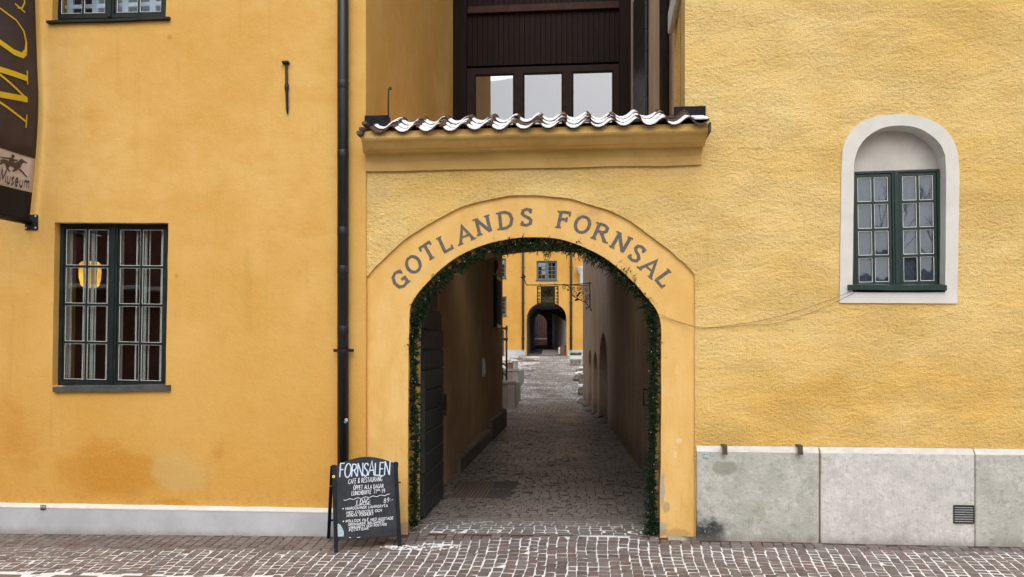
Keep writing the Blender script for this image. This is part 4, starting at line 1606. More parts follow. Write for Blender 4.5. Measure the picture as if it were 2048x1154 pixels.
def rock(c, r, flat=.6, seed=0, n=10):
    m = MB()
    rr = random.Random(seed)
    rings = 6
    for j in range(rings + 1):
        ph = math.pi * j / rings
        for k in range(n):
            th = 2 * math.pi * k / n
            d = Vector((math.sin(ph) * math.cos(th), math.sin(ph) * math.sin(th), math.cos(ph)))
            q = 1 + .35 * mnoise.noise(d * 1.7 + Vector((seed * 3.1, 0, 0)))
            m.v.append((c[0] + d.x * r[0] * q, c[1] + d.y * r[1] * q, c[2] + d.z * r[2] * q))
    for j in range(rings):
        for k in range(n):
            a, b = j * n + k, j * n + (k + 1) % n
            m.f.append((a, a + n, b + n, b))
    return m


for k, (px, yy, s_) in enumerate(((1212, 13.6, .16), (1207, 14.3, .13), (1200, 15.4, .2), (1191, 16.6, .16), (1184, 17.5, .22), (1178, 18.8, .2), (1170, 19.6, .26))):
    x_ = F(px, 800, yy)[0] - .05
    rock((x_, yy, gz(x_, yy) + .02), (s_, s_ * 1.3, s_ * .6), seed=k).build('footing_stone', 'rough_stone', aw)

# iron drain grate
gr = thing('drain_grate', ((gx0 + gx1) / 2, (gy0 + gy1) / 2, 0), 'rusty slotted iron drain grate set in the passage floor', 'grate')
m = MB()
zf = gz(-1.2, 3) + .006
m.plate([(gx0, gy0), (gx1, gy0), (gx1, gy1), (gx0, gy1)], [[(gx0 + .035, gy0 + .035), (gx1 - .035, gy0 + .035), (gx1 - .035, gy1 - .035), (gx0 + .035, gy1 - .035)]], 0, .05)
m.map(lambda p: (p.x, p.z, zf - p.y))
m.build('frame', 'grate_iron', gr)
nb = 15
for k in range(nb):
    xa_ = gx0 + .04 + (gx1 - gx0 - .08) * k / nb
    MB().box(xa_, xa_ + .026, gy0 + .036, gy1 - .036, zf - .05, zf - .002).build('bar', 'grate_iron', gr)
MB().box(gx0 + .01, gx1 - .01, gy0 + .01, gy1 - .01, zf - .20, zf - .055).build('pit', 'banner_pocket', gr)

# fittings on the passage wall
bx = F(963, 745, 9.0)
nc = thing('notice_case', (-2.22, 11.0, 3.2), 'tall narrow black case hanging high on the ochre passage wall', 'case')
MB().box(-2.249, -2.16, 10.6, 11.6, 2.7, 4.0).build('case', 'black_metal', nc)
MB().box(-2.158, -2.150, 10.68, 11.52, 2.78, 3.92).build('door', 'banner_pocket', nc)
al = thing('alarm_bell', (-2.2, 10.8, 4.25), 'small red alarm bell above the black case on the passage wall', 'bell')
m = MB().lathe((0, 0, 0), [(.04, 0), (.14, .01), (.15, .04), (.10, .09), (.02, .10)], 14)
m.map(lambda p: (-2.248 + p.z, 10.9 + p.x, 4.28 + p.y))
m.build('gong', 'red_enamel', al, True)
MB().box(-2.249, -2.20, 10.85, 10.95, 4.08, 4.15).build('bracket', 'black_metal', al)
sw = thing('switch_box', (-2.22, 9.0, 1.8), 'slim pale grey switch box on the ochre passage wall', 'switch')
MB().box(-2.249, -2.20, 8.3, 8.5, 1.55, 1.95).build('box', 'galvanised', sw)
MB().box(-2.199, -2.193, 8.34, 8.46, 1.62, 1.88).build('lid', 'white_enamel', sw)

# ================================================================== TIMBER BAY over the passage
bay = thing('timber_bay', (-.8, 6.6, 5), 'dark tarred timber bay with a three light window bridging the alley', 'building')
YB = 6.45
bx0, bx1 = XL + .01, .93
wz1 = F(1090, 134, YB)[1]
wx0, wx1 = F(933, 150, YB)[0], F(1243, 150, YB)[0]
wz0 = 5.9
x = bx0 + .16
k = 0
while x < bx1 - .12:
    w = .105
    if x + w > bx1 - .12:
        break
    zb = wz1 + .06 if (x + w > wx0 - .02 and x < wx1 + .02) else 5.12
    MB().cbox(x, x + w - .004, YB, YB + .03, zb, 11.0, .004).build('plank', 'tarred_boards', bay)
    x += w
MB().box(bx0 + .02, bx1, YB + .032, YB + .3, wz1 + .055, 11.0).build('backing', 'tarred_boards', bay)
MB().box(bx0 + .02, bx1, YB + .6, YB + .8, 5.12, wz1 + .05).build('room_wall', 'room_paint', bay)
for (a, b) in ((bx0, F(935, 150, YB)[0]), (F(1238, 100, YB)[0], bx1)):
    bev(MB().box(a, b, YB - .10, YB + .02, 5.12, 11.0).build('corner_post', 'tarred_boards', bay), .01)
zb0, zb1 = F(1090, 24, YB)[1], F(1090, 10, YB)[1]
bev(MB().box(F(936, 20, YB)[0], F(1240, 20, YB)[0], YB - .075, YB - .001, zb0, zb1).build('ledge_board', 'bay_beam', bay), .008)
lights = [(950, 1028), (1047, 1125), (1145, 1226)]
hx = [(F(a, 200, YB - .03)[0], F(b, 200, YB - .03)[0]) for a, b in lights]
m = MB().plate(rect(wx0, wz0, wx1, wz1), [rect(a, wz0 + .08, b, wz1 - .13) for a, b in hx], YB - .06, YB + .03)
bw = bev(m.build('window', 'bay_frame_paint', bay), .006)
m = MB()
for (a, b) in hx:
    m.plate(rect(a + .001, wz0 + .081, b - .001, wz1 - .131), [rect(a + .02, wz0 + .1, b - .02, wz1 - .15)], YB - .05, YB - .01)
m.build('bead', 'tarred_boards', bw)
for (a, b) in hx:
    MB().box(a + .004, b - .004, YB - .020, YB - .014, wz0 + .09, wz1 - .135).build('pane', 'coated_glass', bw)

# shutter, downpipe and pale strut on the right-hand alley wall
def alleyx(y):
    return XT + (xs1 - XT) * (y - .425) / (6.6 - .425)


sh = thing('plank_shutter', (1.0, 4.4, 5.2), 'dark weathered plank shutter folded against the right wall of the alley above the tiles', 'shutter')
for k in range(9):
    z0_ = 5.15 + k * .36
    y0_, y1_ = 3.5, 5.3
    m = MB()
    sk = .10
    a, b = alleyx(y0_) - .03, alleyx(y1_) - .03
    m.v = [(a, y0_, z0_), (b, y1_, z0_ + sk), (b, y1_, z0_ + sk + .35), (a, y0_, z0_ + .35), (a - .035, y0_, z0_), (b - .035, y1_, z0_ + sk), (b - .035, y1_, z0_ + sk + .35), (a - .035, y0_, z0_ + .35)]
    m.f = [(0, 1, 2, 3), (7, 6, 5, 4), (0, 4, 5, 1), (1, 5, 6, 2), (2, 6, 7, 3), (3, 7, 4, 0)]
    m.build('plank', 'gate_boards', sh)


def downpipe(name, x, y, z0, z1, r, mat, label, joints=(), brackets=(), group=None):
    t_ = thing(name, (x, y, z0), label, 'drainpipe', group)
    MB().tube([(x, y, z0), (x, y, z1)], r, 24).build('pipe', mat, t_, True)
    for z in joints:
        MB().tube([(x, y, z - .05), (x, y, z - .045), (x, y, z + .045), (x, y, z + .05)], [r + .0005, r + .0025, r + .0025, r + .0005], 16).build('collar', mat, t_, True)
    for z in brackets:
        m = MB().tube([(x, y, z - .02), (x, y, z + .02)], r + .008, 14)
        m.box(x - r - .055, x + r + .055, y + r * .2, y + r * .6, z - .018, z + .018)
        m.box(x - .015, x + .015, y, y + r + .12, z - .012, z + .012)
        m.build('bracket', mat, t_)
    return t_


downpipe('drainpipe', alleyx(1.15) - .09, 1.15, 5.12, 10.9, .066, 'black_metal', 'black drainpipe inside the alley beside the dark shutter', (7.2, 9.1), (8.6,))
st = thing('gutter_end', (1.1, .8, 8.4), 'pale grey slanting gutter end high on the inner corner of the stucco wall', 'gutter')
m = MB()
a0 = F(1341, 62, .75); a1 = F(1366, -40, .25)
m.v = []
for (c, yy, ww) in ((a0, .75, .04), (a1, .25, .05)):
    m.v += [(c[0] - ww, yy - .05, c[1] - .06), (c[0] + ww, yy + .05, c[1] - .02), (c[0] + ww, yy + .05, c[1] + .22), (c[0] - ww, yy - .05, c[1] + .20)]
m.f = [(0, 1, 2, 3), (7, 6, 5, 4), (0, 4, 5, 1), (1, 5, 6, 2), (2, 6, 7, 3), (3, 7, 4, 0)]
bev(m.build('trough', 'white_enamel', st), .01)
m = MB().box(a1[0] - .03, XT + .005, .22, .28, a1[1] - .02, a1[1] + .02)
m.build('bracket', 'wrought_iron', st)

# ================================================================== COURTYARD beyond
YH = 44.5
far = thing('courtyard_house', (-2, YH, 1.5), 'distant yellow house across the courtyard with a dark arched carriageway', 'building')
GZ = gz(0, YH)
fo_l, fo_r = F(1053, 650, YH)[0], F(1133, 650, YH)[0]
fz_s, fz_a = F(1090, 640, YH)[1], F(1092, 604, YH)[1]
carch = [(fo_l, GZ - .5), (fo_r, GZ - .5)] + [((fo_l + fo_r) / 2 + (fo_r - fo_l) / 2 * math.cos(math.pi * k / 16), fz_s - .1 + (fz_a - fz_s + .1) * math.sin(math.pi * k / 16) ** .75) for k in range(17)]
wins = []
for (a, b, c, d) in ((1073, 522, 1114, 560), (978, 517, 1012, 556), (978, 593, 1013, 631), (1010, 0, 1010, 0))[:3]:
    x0, z1 = F(a, b, YH)
    x1, z0 = F(c, d, YH)
    wins.append((x0, z0, x1, z1))
dx0, dz1 = F(984, 661, YH); dx1, dz0 = F(1008, 712, YH)
holes = [carch] + [rect(*w) for w in wins] + [rect(dx0, GZ + .02, dx1, dz1)]
MB().plate([(-14, -.5), (10, -.5), (10, 11.5), (-14, 11.5)], holes, YH, YH + .5).build('wall', 'far_yellow_plaster', far)
m = MB().prism([(-14.3, 11.502), (10.3, 11.502), (10.3, 11.8), (-14.3, 11.8)], YH - .5, YH + 9)
m.build('roof', 'slate_dark', far)
for (a, b) in ((-14, fo_l - .08), (fo_r + .08, 10)):
    segs = [(a, dx0 - .05), (dx1 + .05, b)] if a < dx0 < b else [(a, b)]
    for (p, q) in segs:
        MB().box(p, q, YH - .05, YH - .001, GZ - .4, GZ + .42).build('plinth', 'far_plinth', far)
for w in wins:
    casement(far, 'window', w, YH + .10, 'blue_grey_paint', 4, 2, 'far_glass', fr=.07, post=.12, st=.05, mun=.035)
    MB().box(w[0] - .04, w[2] + .04, YH - .06, YH + .1, w[1] - .06, w[1] - .002).build('sill', 'lead_sill', far)
    MB().box(w[0] - .1, w[2] + .1, YH + .25, YH + .3, w[1] - .1, w[3] + .1).build('blind', 'room_paint', far)
d_ = MB().box(dx0, dx1, YH + .12, YH + .2, GZ + .02, dz1 - .01).build('door', 'blue_door_paint', far)
for k in range(3):
    MB().box(dx0 + .08, dx1 - .08, YH + .10, YH + .118, GZ + .2 + k * .5, GZ + .6 + k * .5).build('panel', 'blue_door_paint', d_)
# carriageway through the far house
TY = YH + 9.5
m = MB()
n = len(carch)
for k in range(n):
    a, b = carch[k], carch[(k + 1) % n]
    if a[1] < GZ and b[1] < GZ:
        continue
    if a[0] > fo_r - .01 and b[0] > fo_r - .01:
        continue
    m.face([(a[0], YH + .502, a[1]), (b[0], YH + .502, b[1]), (b[0], TY, b[1]), (a[0], TY, a[1])])
m.build('carriageway_vault', 'tunnel_plaster', far)
tsx = F(1104, 660, TY)[0]
m = MB()
m.face([(fo_r - .002, YH + .502, GZ - .5), (tsx, TY, GZ - .5), (tsx, TY, fz_s + .9), (fo_r - .002, YH + .502, fz_s - .1)])
m.build('carriageway_side', 'tunnel_side_plaster', far)
bxl, bxr = F(1053, 660, TY)[0], F(1094, 660, TY)[0]
bzb, bzt, bzs = F(1070, 690, TY)[1], F(1075, 628, TY)[1], F(1075, 648, TY)[1]
barch = [(bxl, bzb), (bxr, bzb)] + [((bxl + bxr) / 2 + (bxr - bxl) / 2 * math.cos(math.pi * k / 14), bzs + (bzt - bzs) * math.sin(math.pi * k / 14)) for k in range(15)]
MB().plate([(-6, GZ - .5), (4, GZ - .5), (4, 8), (-6, 8)], [barch], TY, TY + .4).build('carriageway_end', 'tunnel_plaster', far)
# floor inside and three steps
m = MB().face([(fo_l - .5, YH, GZ + .01), (fo_r + .3, YH, GZ + .01), (fo_r + .3, TY + 1, bzb + .02), (fo_l - .5, TY + 1, bzb + .02)])
m = MB()
m.face([(fo_l - .5, YH - .2, GZ + .012), (fo_r + .1, YH - .2, GZ + .012), (fo_r + .1, TY + 8, bzb + .02), (fo_l - .5, TY + 8, bzb + .02)])
m.build('carriageway_floor', 'passage_setts', far)
sx0, sx1 = F(1082, 705, YH + 1)[0], F(1121, 705, YH + 1)[0]
for k in range(4):
    MB().box(sx0, sx1, YH + .9 + k * .8, YH + 1.7 + k * .8, GZ - .1, GZ + .08 + k * .11).build('step', 'concrete', far)
bb = thing('brown_bin', (fo_r - .2, YH + .6, GZ), 'dark red brown box standing inside the mouth of the far carriageway', 'box')
x0, x1 = F(1122, 700, YH + .6)[0], F(1132, 700, YH + .6)[0]
MB().box(x0, x1, YH + .55, YH + 1.2, GZ, F(1126, 692, YH + .6)[1]).build('body', 'brown_door_paint', bb)
MB().box(x0 - .015, x1 + .015, YH + .53, YH + 1.22, F(1126, 692, YH + .6)[1] + .001, F(1126, 690.5, YH + .6)[1]).build('lid', 'brown_door_paint', bb)
wh = thing('white_canister', (x0 - .1, YH + .8, GZ), 'small white canister beside the brown box in the far carriageway', 'canister')
MB().lathe((x0 - .12, YH + .9, GZ + .12), [(.07, 0), (.08, .03), (.08, .4), (.05, .46), (.02, .48)], 10).build('body', 'white_enamel', wh, True)
MB().lathe((x0 - .12, YH + .9, GZ + .601), [(.025, 0), (.03, .05), (.01, .06)], 8).build('cap', 'black_metal', wh)
# wrought iron gate at the back and the brown boarded gate beyond it
ig = thing('iron_gate', ((bxl + bxr) / 2, TY + .2, bzb), 'black wrought iron bar gate in the inner arch of the far carriageway', 'gate')
for k in range(9):
    x_ = bxl + .06 + (bxr - bxl) * .52 * k / 8
    f_ = (x_ - (bxl + bxr) / 2) / ((bxr - bxl) / 2)
    top = bzs + (bzt - bzs) * math.sqrt(max(0, 1 - f_ * f_)) - .05
    MB().tube([(x_, TY + .2, bzb + .04), (x_, TY + .2, top)], .018, 6).build('bar', 'wrought_iron', ig)
for z in (bzb + .12, bzb + .75, bzs):
    MB().box(bxl + .03, bxl + .1 + (bxr - bxl) * .52, TY + .18, TY + .19, z, z + .04).build('rail', 'wrought_iron', ig)
bd = thing('boarded_gate', ((bxl + bxr) / 2, TY + 5, bzb), 'red brown boarded gate seen behind the iron bars of the far archway', 'gate')
xa_, xb_ = F(1040, 660, TY + 5)[0], F(1105, 660, TY + 5)[0]
n = 14
for k in range(n):
    MB().box(xa_ + (xb_ - xa_) * k / n + .006, xa_ + (xb_ - xa_) * (k + 1) / n - .006, TY + 5, TY + 5.05, bzb + .55, bzb + 3.1).build('board', 'brown_door_paint', bd)
MB().box(xa_, xb_, TY + 4.98, TY + 5.10, bzb, bzb + .5).build('footing', 'brown_door_paint', bd)
MB().box(xa_, xb_, TY + 4.95, TY + 5.15, bzb + .5, bzb + .56).build('sill', 'snow', bd)
# drainpipes
for (px, lab) in ((1046, 'brown drainpipe left of the far archway on the yellow courtyard house'), (1142, 'brown drainpipe right of the far archway on the yellow courtyard house')):
    x_ = F(px, 600, YH - .12)[0]
    downpipe('drainpipe', x_, YH - .12, GZ + .45, 11.4, .075, 'downpipe_brown', lab, (GZ + 2.2, GZ + 5), (GZ + 1.2, GZ + 3.6, GZ + 6), 'drainpipes of the courtyard house')
# outdoor lamp on the far wall
lx, lz = F(1163, 546, YH - 1.2)
lp = thing('wall_lamp', (lx, YH, lz), 'pale bell shaped lamp on the far yellow wall beside the iron sign bracket', 'lamp')
MB().lathe((lx, YH - .5, lz - .75), [(.12, 0), (.14, .05), (.14, .7), (.40, 1.15), (.42, 1.2), (.2, 1.24)], 14).build('shade', 'white_enamel', lp, True)
MB().tube([(lx, YH - .5, lz - .6), (lx, YH - .002, lz - .6)], .04, 8).build('arm', 'galvanised', lp)

# hanging sign on its scrolled wrought iron bracket
YS = 17.0
sg = thing('hanging_sign', (F(1180, 570, YS)[0], YS, F(1180, 570, YS)[1]), 'dark green hanging museum sign on a scrolled wrought iron bracket across the alley', 'sign')
P3 = lambda px, py, dy=0.0: (F(px, py, YS + dy)[0], YS + dy, F(px, py, YS + dy)[1])
br = MB()
br.tube([P3(*q) for q in ((1183, 566), (1140, 570), (1110, 569.5), (1085, 570), (1054, 570), (1051, 566), (1049, 560), (1047, 553))], .016, 6)
br.tube([P3(*q) for q in ((1040, 553.5), (1045, 556), (1050, 553), (1048, 549.5), (1044, 553))], [.006, .03, .04, .03, .01], 6)
br.tube([P3(*q) for q in ((1125, 568.5), (1150, 570.5), (1180, 571.5))], .012, 6)
br.tube([P3(*q) for q in ((1179, 564), (1180, 590), (1180, 616), (1183, 622))], .018, 6)
br.build('bracket_arm', 'wrought_iron', sg, True)


def spiral(cx, cy, r, a0, turns=1.6, sgn=1):
    return [(cx + r * (1 - k / 30 * .85) * math.cos(a0 + sgn * k / 30 * turns * 6.28), cy + r * (1 - k / 30 * .85) * math.sin(a0 + sgn * k / 30 * turns * 6.28)) for k in range(31)]


for (cx, cy, r, a0, sg_) in ((1129, 574.5, 4.5, -1.5, -1), (1136, 579, 2.3, 0, 1), (1148, 577, 4, 1, 1), (1156, 577, 4.5, 2, -1), (1165, 577, 4.5, 2, 1), (1174, 580, 4.6, -1, -1),
                             (1150.5, 586.5, 6.2, 0, 1), (1166, 585, 3.4, 1, 1), (1174, 592, 5, -1, 1), (1162, 594.5, 6, 3, -1), (1173.5, 601, 4.6, 0, -1), (1175, 616, 3, 2, 1)):
    MB().tube([P3(*q) for q in spiral(cx, cy, r, a0, 1.5, sg_)], .010, 5).build('scroll', 'wrought_iron', sg, True)
m = MB()
m.tube([P3(*q) for q in spline([(1127, 570), (1136, 572), (1142, 581), (1144, 590), (1150, 594), (1156, 597), (1164, 602), (1171, 605), (1176, 611), (1181, 616)], 3)], .014, 6)
for (a, b, c, d) in ((1150, 602, 1155, 597), (1153, 594, 1158, 588), (1158, 600, 1153, 598), (1157, 590, 1161, 583)):
    m.tube([P3(a, b), P3((a + c) / 2, (b + d) / 2), P3(c, d)], [.01, .045, .005], 6)
m.build('leaf_scroll', 'wrought_iron', sg, True)
m = MB()
for px in (1081, 1109):
    m.tube([P3(px, 567), P3(px + .5, 574)], .010, 6)
m.build('hanger', 'wrought_iron', sg)
q0, q1 = P3(1082, 574), P3(1110, 613)
MB().box(q0[0], q1[0], YS - .03, YS + .03, q1[2], q0[2]).build('board', 'sign_green', sg)
m = MB()
a0, a1 = P3(1074, 574), P3(1117, 617)
m.box(a0[0] + .12, q0[0] - .002, YS - .025, YS + .025, a1[2], q0[2])
m.box(q1[0] + .002, a1[0] - .12, YS - .025, YS + .025, a1[2], q0[2])
m.box(a0[0], a1[0], YS - .028, YS + .028, a1[2] - .02, q1[2] - .003)
m.box(a0[0], a1[0], YS - .028, YS + .028, q0[2] + .002, q0[2] + .03)
m.box(a0[0], a0[0] + .03, YS - .02, YS + .02, q1[2] - .003, q0[2] + .002)
m.box(a1[0] - .03, a1[0], YS - .02, YS + .02, q1[2] - .003, q0[2] + .002)
m.build('frame', 'wrought_iron', sg)
for cx in (1077.5, 1113.8):
    for k, cy in enumerate((578, 585, 592, 598, 605)):
        MB().tube([P3(*q) for q in spiral(cx, cy, 2.6, 0, 1.2, 1 if k % 2 else -1)], .012, 5).build('scroll', 'wrought_iron', sg, True)


def text(mb, s, fn, x0, x1, h, th, gap=.16, slant=0.0, rg=None):
    """lay a line of stroke letters between x0 and x1; fn(x, y(0..h), off)"""
    tot = sum(FONT[c][0] + gap for c in s) - gap
    k = (x1 - x0) / tot
    x = x0
    o = 0
    for c in s:
        w, strokes = FONT[c]
        jy = rg.uniform(-.03, .03) if rg else 0
        js = rg.uniform(.92, 1.1) if rg else 1
        ja = rg.uniform(-.05, .05) if rg else 0
        for st_ in strokes:
            pts = [(x + (p[0] + p[1] * (slant + ja)) * k, (p[1] * js + jy) * h) for p in st_]
            mb.ribbon(pts, th, fn, o)
            o += .00012
        x += (w + gap) * k


m = MB()
wS = q1[0] - q0[0]
fnS = lambda zb: (lambda u_, v_, off: (q0[0] + u_, YS - .032 - off, zb + v_))
text(m, 'GOTLANDS', fnS(P3(1090, 598)[2]), wS * .08, wS * .92, .065, .014)
text(m, 'FORNSAL', fnS(P3(1090, 604.5)[2]), wS * .08, wS * .92, .085, .018)
m.build('lettering', 'sign_gilt', sg)


HORSE = [(.0, .50), (.10, .62), (.22, .66), (.40, .62), (.58, .66), (.68, .78), (.74, .92), (.80, .98), (.84, .94), (.98, .86), (.99, .80), (.90, .80), (.84, .76), (.80, .62), (.78, .48), (.74, .40),
         (.86, .30), (1.02, .06), (1.08, .02), (1.00, .02), (.82, .24), (.70, .34), (.66, .24), (.60, .16), (.54, .10), (.50, .16), (.58, .26), (.56, .36), (.40, .38), (.36, .22), (.46, .06), (.40, .04), (.28, .22), (.26, .38), (.16, .42), (.10, .34), (-.04, .18), (-.10, .22), (.04, .36), (.08, .46)]
RIDER = [(.36, .62), (.52, .62), (.54, .72), (.66, .80), (.64, .86), (.50, .82), (.50, .90), (.54, .96), (.50, 1.06), (.43, 1.06), (.40, .96), (.44, .90), (.34, .82), (.10, .74), (-.06, .70), (-.06, .67), (.14, .68), (.34, .74)]


def emblem(mb, fn):
    for poly, off in ((HORSE, 0), (RIDER, .0005)):
        tri = tessellate_polygon([[Vector((p[0], p[1], 0)) for p in poly]])
        i = len(mb.v)
        mb.v += [tuple(fn(p[0], p[1], off)) for p in poly]
        mb.f += [tuple(i + q for q in t_) for t_ in tri]


m = MB()
e0, e1 = P3(1087, 592), P3(1105, 578)
emblem(m, lambda u_, v_, off: (e0[0] + u_ * (e1[0] - e0[0]), YS - .0325 - off, e0[2] + v_ * (e1[2] - e0[2])))
m.build('horse_emblem', 'sign_ink', sg)

# retaining walls, rails, signpost on the left of the ramp
def retwall(px0, px1, ptop, y0, y1, label, name='retaining_wall'):
    x0, x1 = -6.0, F(px1, 760, y0)[0]
    zt_ = F(px1, ptop, y0)[1]
    zb_ = gz(-2.5, y0) - .3
    t_ = thing(name, (x1 - 1, y0, zb_ + .3), label, 'wall', 'retaining walls beside the courtyard ramp')
    bev(MB().box(x0, x1 - .25, y0, y0 + .25, zb_, zt_ - .10).build('panel', 'concrete', t_), .01)
    bev(MB().box(x0, x1 + .02, y0 - .03, y0 + .30, zt_ - .098, zt_).build('coping', 'concrete_pale', t_), .01)
    bev(MB().box(x1 - .248, x1, y0 - .015, y1, zb_, zt_ - .10).build('end_post', 'concrete_pale', t_), .01)
    MB().box(x0, x1 - .25, y0 - .02, y0 - .001, zb_, zb_ + .3 + (zt_ - zb_ - .3) * .30).build('base_course', 'concrete', t_)
    return t_, x1, zt_


r1, r1x, r1z = retwall(1000, 1030, 762, 18.0, 20.5, 'lower grey concrete retaining wall at the foot of the cobbled ramp')
r2, r2x, r2z = retwall(1000, 1036, 738, 23.5, 27.0, 'upper grey concrete retaining wall behind the black signpost')
r3 = thing('stone_block', (-3, 31, .8), 'pale stone block at the top of the courtyard steps', 'block')
x0, x1 = F(1024, 730, 31)[0], F(1034, 730, 31)[0]
MB().box(x0, x1, 31, 31.6, gz(-2, 31) - .2, F(1030, 722, 31)[1]).build('block', 'concrete_pale', r3)
MB().box(x0 - .03, x1 + .03, 30.97, 31.63, F(1030, 722, 31)[1] + .001, F(1030, 722, 31)[1] + .05).build('cap', 'snow', r3)
bx_ = thing('brown_cabinet', (-3.5, 30, .8), 'small dark brown cabinet behind the concrete walls of the court', 'cabinet')
x0, x1 = F(1014, 735, 29)[0], F(1024, 735, 29)[0]
MB().box(x0, x1, 29, 29.6, gz(-3, 29) - .1, F(1020, 727, 29)[1]).build('body', 'brown_door_paint', bx_)
MB().box(x0 - .02, x1 + .02, 28.98, 29.62, F(1020, 727, 29)[1] + .001, F(1020, 726, 29)[1] + .01).build('top', 'downpipe_brown', bx_)
hr = thing('handrail', (-3.6, 22.5, .8), 'black iron handrail sloping down by the courtyard steps', 'railing')
yr = 22.5
for (a, b, c, d) in ((990, 714, 1013, 733), (990, 728, 1012, 752)):
    (x0, z0), (x1, z1) = F(a, b, yr), F(c, d, yr)
    MB().tube([(x0, yr, z0), (x1, yr, z1)], .03, 8).build('rail', 'wrought_iron', hr, True)
for px in (996, 1006):
    x_, z_ = F(px, 740, yr)
    MB().tube([(x_, yr, gz(-3, yr)), (x_, yr, z_ + .1)], .022, 8).build('post', 'wrought_iron', hr, True)
ys = 21.5
sp_ = thing('signpost', (F(1012, 760, ys)[0], ys, 0), 'slender black signpost with two small finger boards in front of the yellow house', 'signpost')
(x_, zt_) = F(1013, 651, ys)
MB().tube([(x_, ys, .2), (x_, ys, zt_)], [.045, .035], 8).build('pole', 'black_metal', sp_, True)
for (py, a) in ((657, 1002), (678.5, 1000)):
    z_ = F(1010, py, ys)[1]
    xa_ = F(a, py, ys)[0]
    m = MB().prism([(xa_ - .05, z_), (xa_ + .02, z_ - .05), (x_ + .06, z_ - .05), (x_ + .06, z_ + .05), (xa_ + .02, z_ + .05)], ys - .06, ys - .04)
    m.build('finger_board', 'downpipe_brown', sp_)

# planter, rocks and snow on the right of the ramp
yp = 36.0
pt_ = thing('planter', (F(1150, 725, yp)[0], yp, gz(1, yp)), 'stone planter of rubble with a white trough of low plants', 'planter')
x0, x1 = F(1139, 720, yp)[0], F(1162, 720, yp)[0]
zg = gz(1, yp) - .05
zt_ = F(1150, 719, yp)[1]
for r_ in range(2):
    for k in range(3):
        w = (x1 - x0) / 3
        hh = (zt_ - zg) / 2
        bev(MB().box(x0 + k * w + .015 + (r_ * .06), x0 + (k + 1) * w - .015, yp, yp + .5, zg + r_ * hh + .012, zg + (r_ + 1) * hh - .012).build('stone', 'rough_stone', pt_), .04, 2)
MB().box(x0 + .02, x1 - .02, yp + .04, yp + .46, zg, zt_ - .02).build('core', 'concrete', pt_)
bev(MB().box(x0, x1 + .05, yp - .02, yp + .5, zt_ + .002, F(1150, 711, yp)[1]).build('trough', 'white_enamel', pt_), .02)
m = MB()
rr = random.Random(4)
for k in range(260):
    x_ = rr.uniform(x0 + .05, x1 - .02)
    y_ = yp + rr.uniform(.0, .45)
    z_ = F(1150, 711, yp)[1]
    h_ = rr.uniform(.05, .22)
    dx, dy = rr.uniform(-.1, .1), rr.uniform(-.1, .1)
    m.face([(x_ - .02, y_, z_), (x_ + .02, y_, z_), (x_ + dx, y_ + dy, z_ + h_)])
m.build('plants', 'sapling_green', pt_, kind='stuff')
rocks = [(1158, 757, 27.5, .55, .28, 'long flat grey rock with snow on top at the ramp edge'), (1165, 769, 26.0, .45, .42, 'upright grey boulder beside the snowy bank by the alley wall'),
         (1160, 744, 32, .5, .2, 'low flat stone lying in the snow below the planter'), (1163, 795, 22.0, .35, .3, 'rounded stone at the lower end of the snowy bank')]
for k, (px, py, yy, w, h_, lab) in enumerate(rocks):
    x_, _ = F(px + 6, py, yy)
    w *= .75
    g_ = gz(x_, yy)
    t_ = thing('boulder', (x_, yy, g_), lab, 'rock', 'stones along the snowy bank')
    rock((x_, yy, g_ + h_ * .35), (w, w * .8, h_), seed=40 + k).build('rock', 'rough_stone', t_)
    rock((x_ + .03, yy, g_ + h_ * 1.12), (w * .75, w * .6, .05), seed=50 + k).build('snow', 'snow', t_)
m = MB()
rr = random.Random(9)
nx, ny = 14, 60
for j in range(ny + 1):
    for i in range(nx + 1):
        y_ = 21 + 13.5 * j / ny
        xl = F(1160 - 14 * (y_ - 21) / 17, 760, y_)[0]
        x_ = xl + 2.2 * i / nx + .25 * mnoise.noise(Vector((y_ * .8, i, 0))) * (i == 0)
        hh = .10 * min(1, i / 3) + .13 * mnoise.noise(Vector((x_ * 1.3, y_ * 1.1, 2))) - (.03 if i == 0 else 0)
        m.v.append((x_, y_, gz(x_, y_) + hh))
for j in range(ny):
    for i in range(nx):
        a = j * (nx + 1) + i
        m.f.append((a, a + 1, a + nx + 2, a + nx + 1))
m.build('snow_bank', 'snow', None, True, kind='stuff')
# courtyard buildings at the sides, so that the court is closed in
cb = thing('court_wing', (-9, 30, 0), 'yellow wing closing the court on its left side', 'building')
MB().box(-13, -9, 19, YH - .01, -.4, 8).build('wall', 'far_yellow_plaster', cb)
MB().prism([(-13.2, 8.002), (-8.8, 8.002), (-8.8, 8.3), (-13.2, 8.3)], 18.8, YH - .6).build('roof', 'slate_dark', cb)

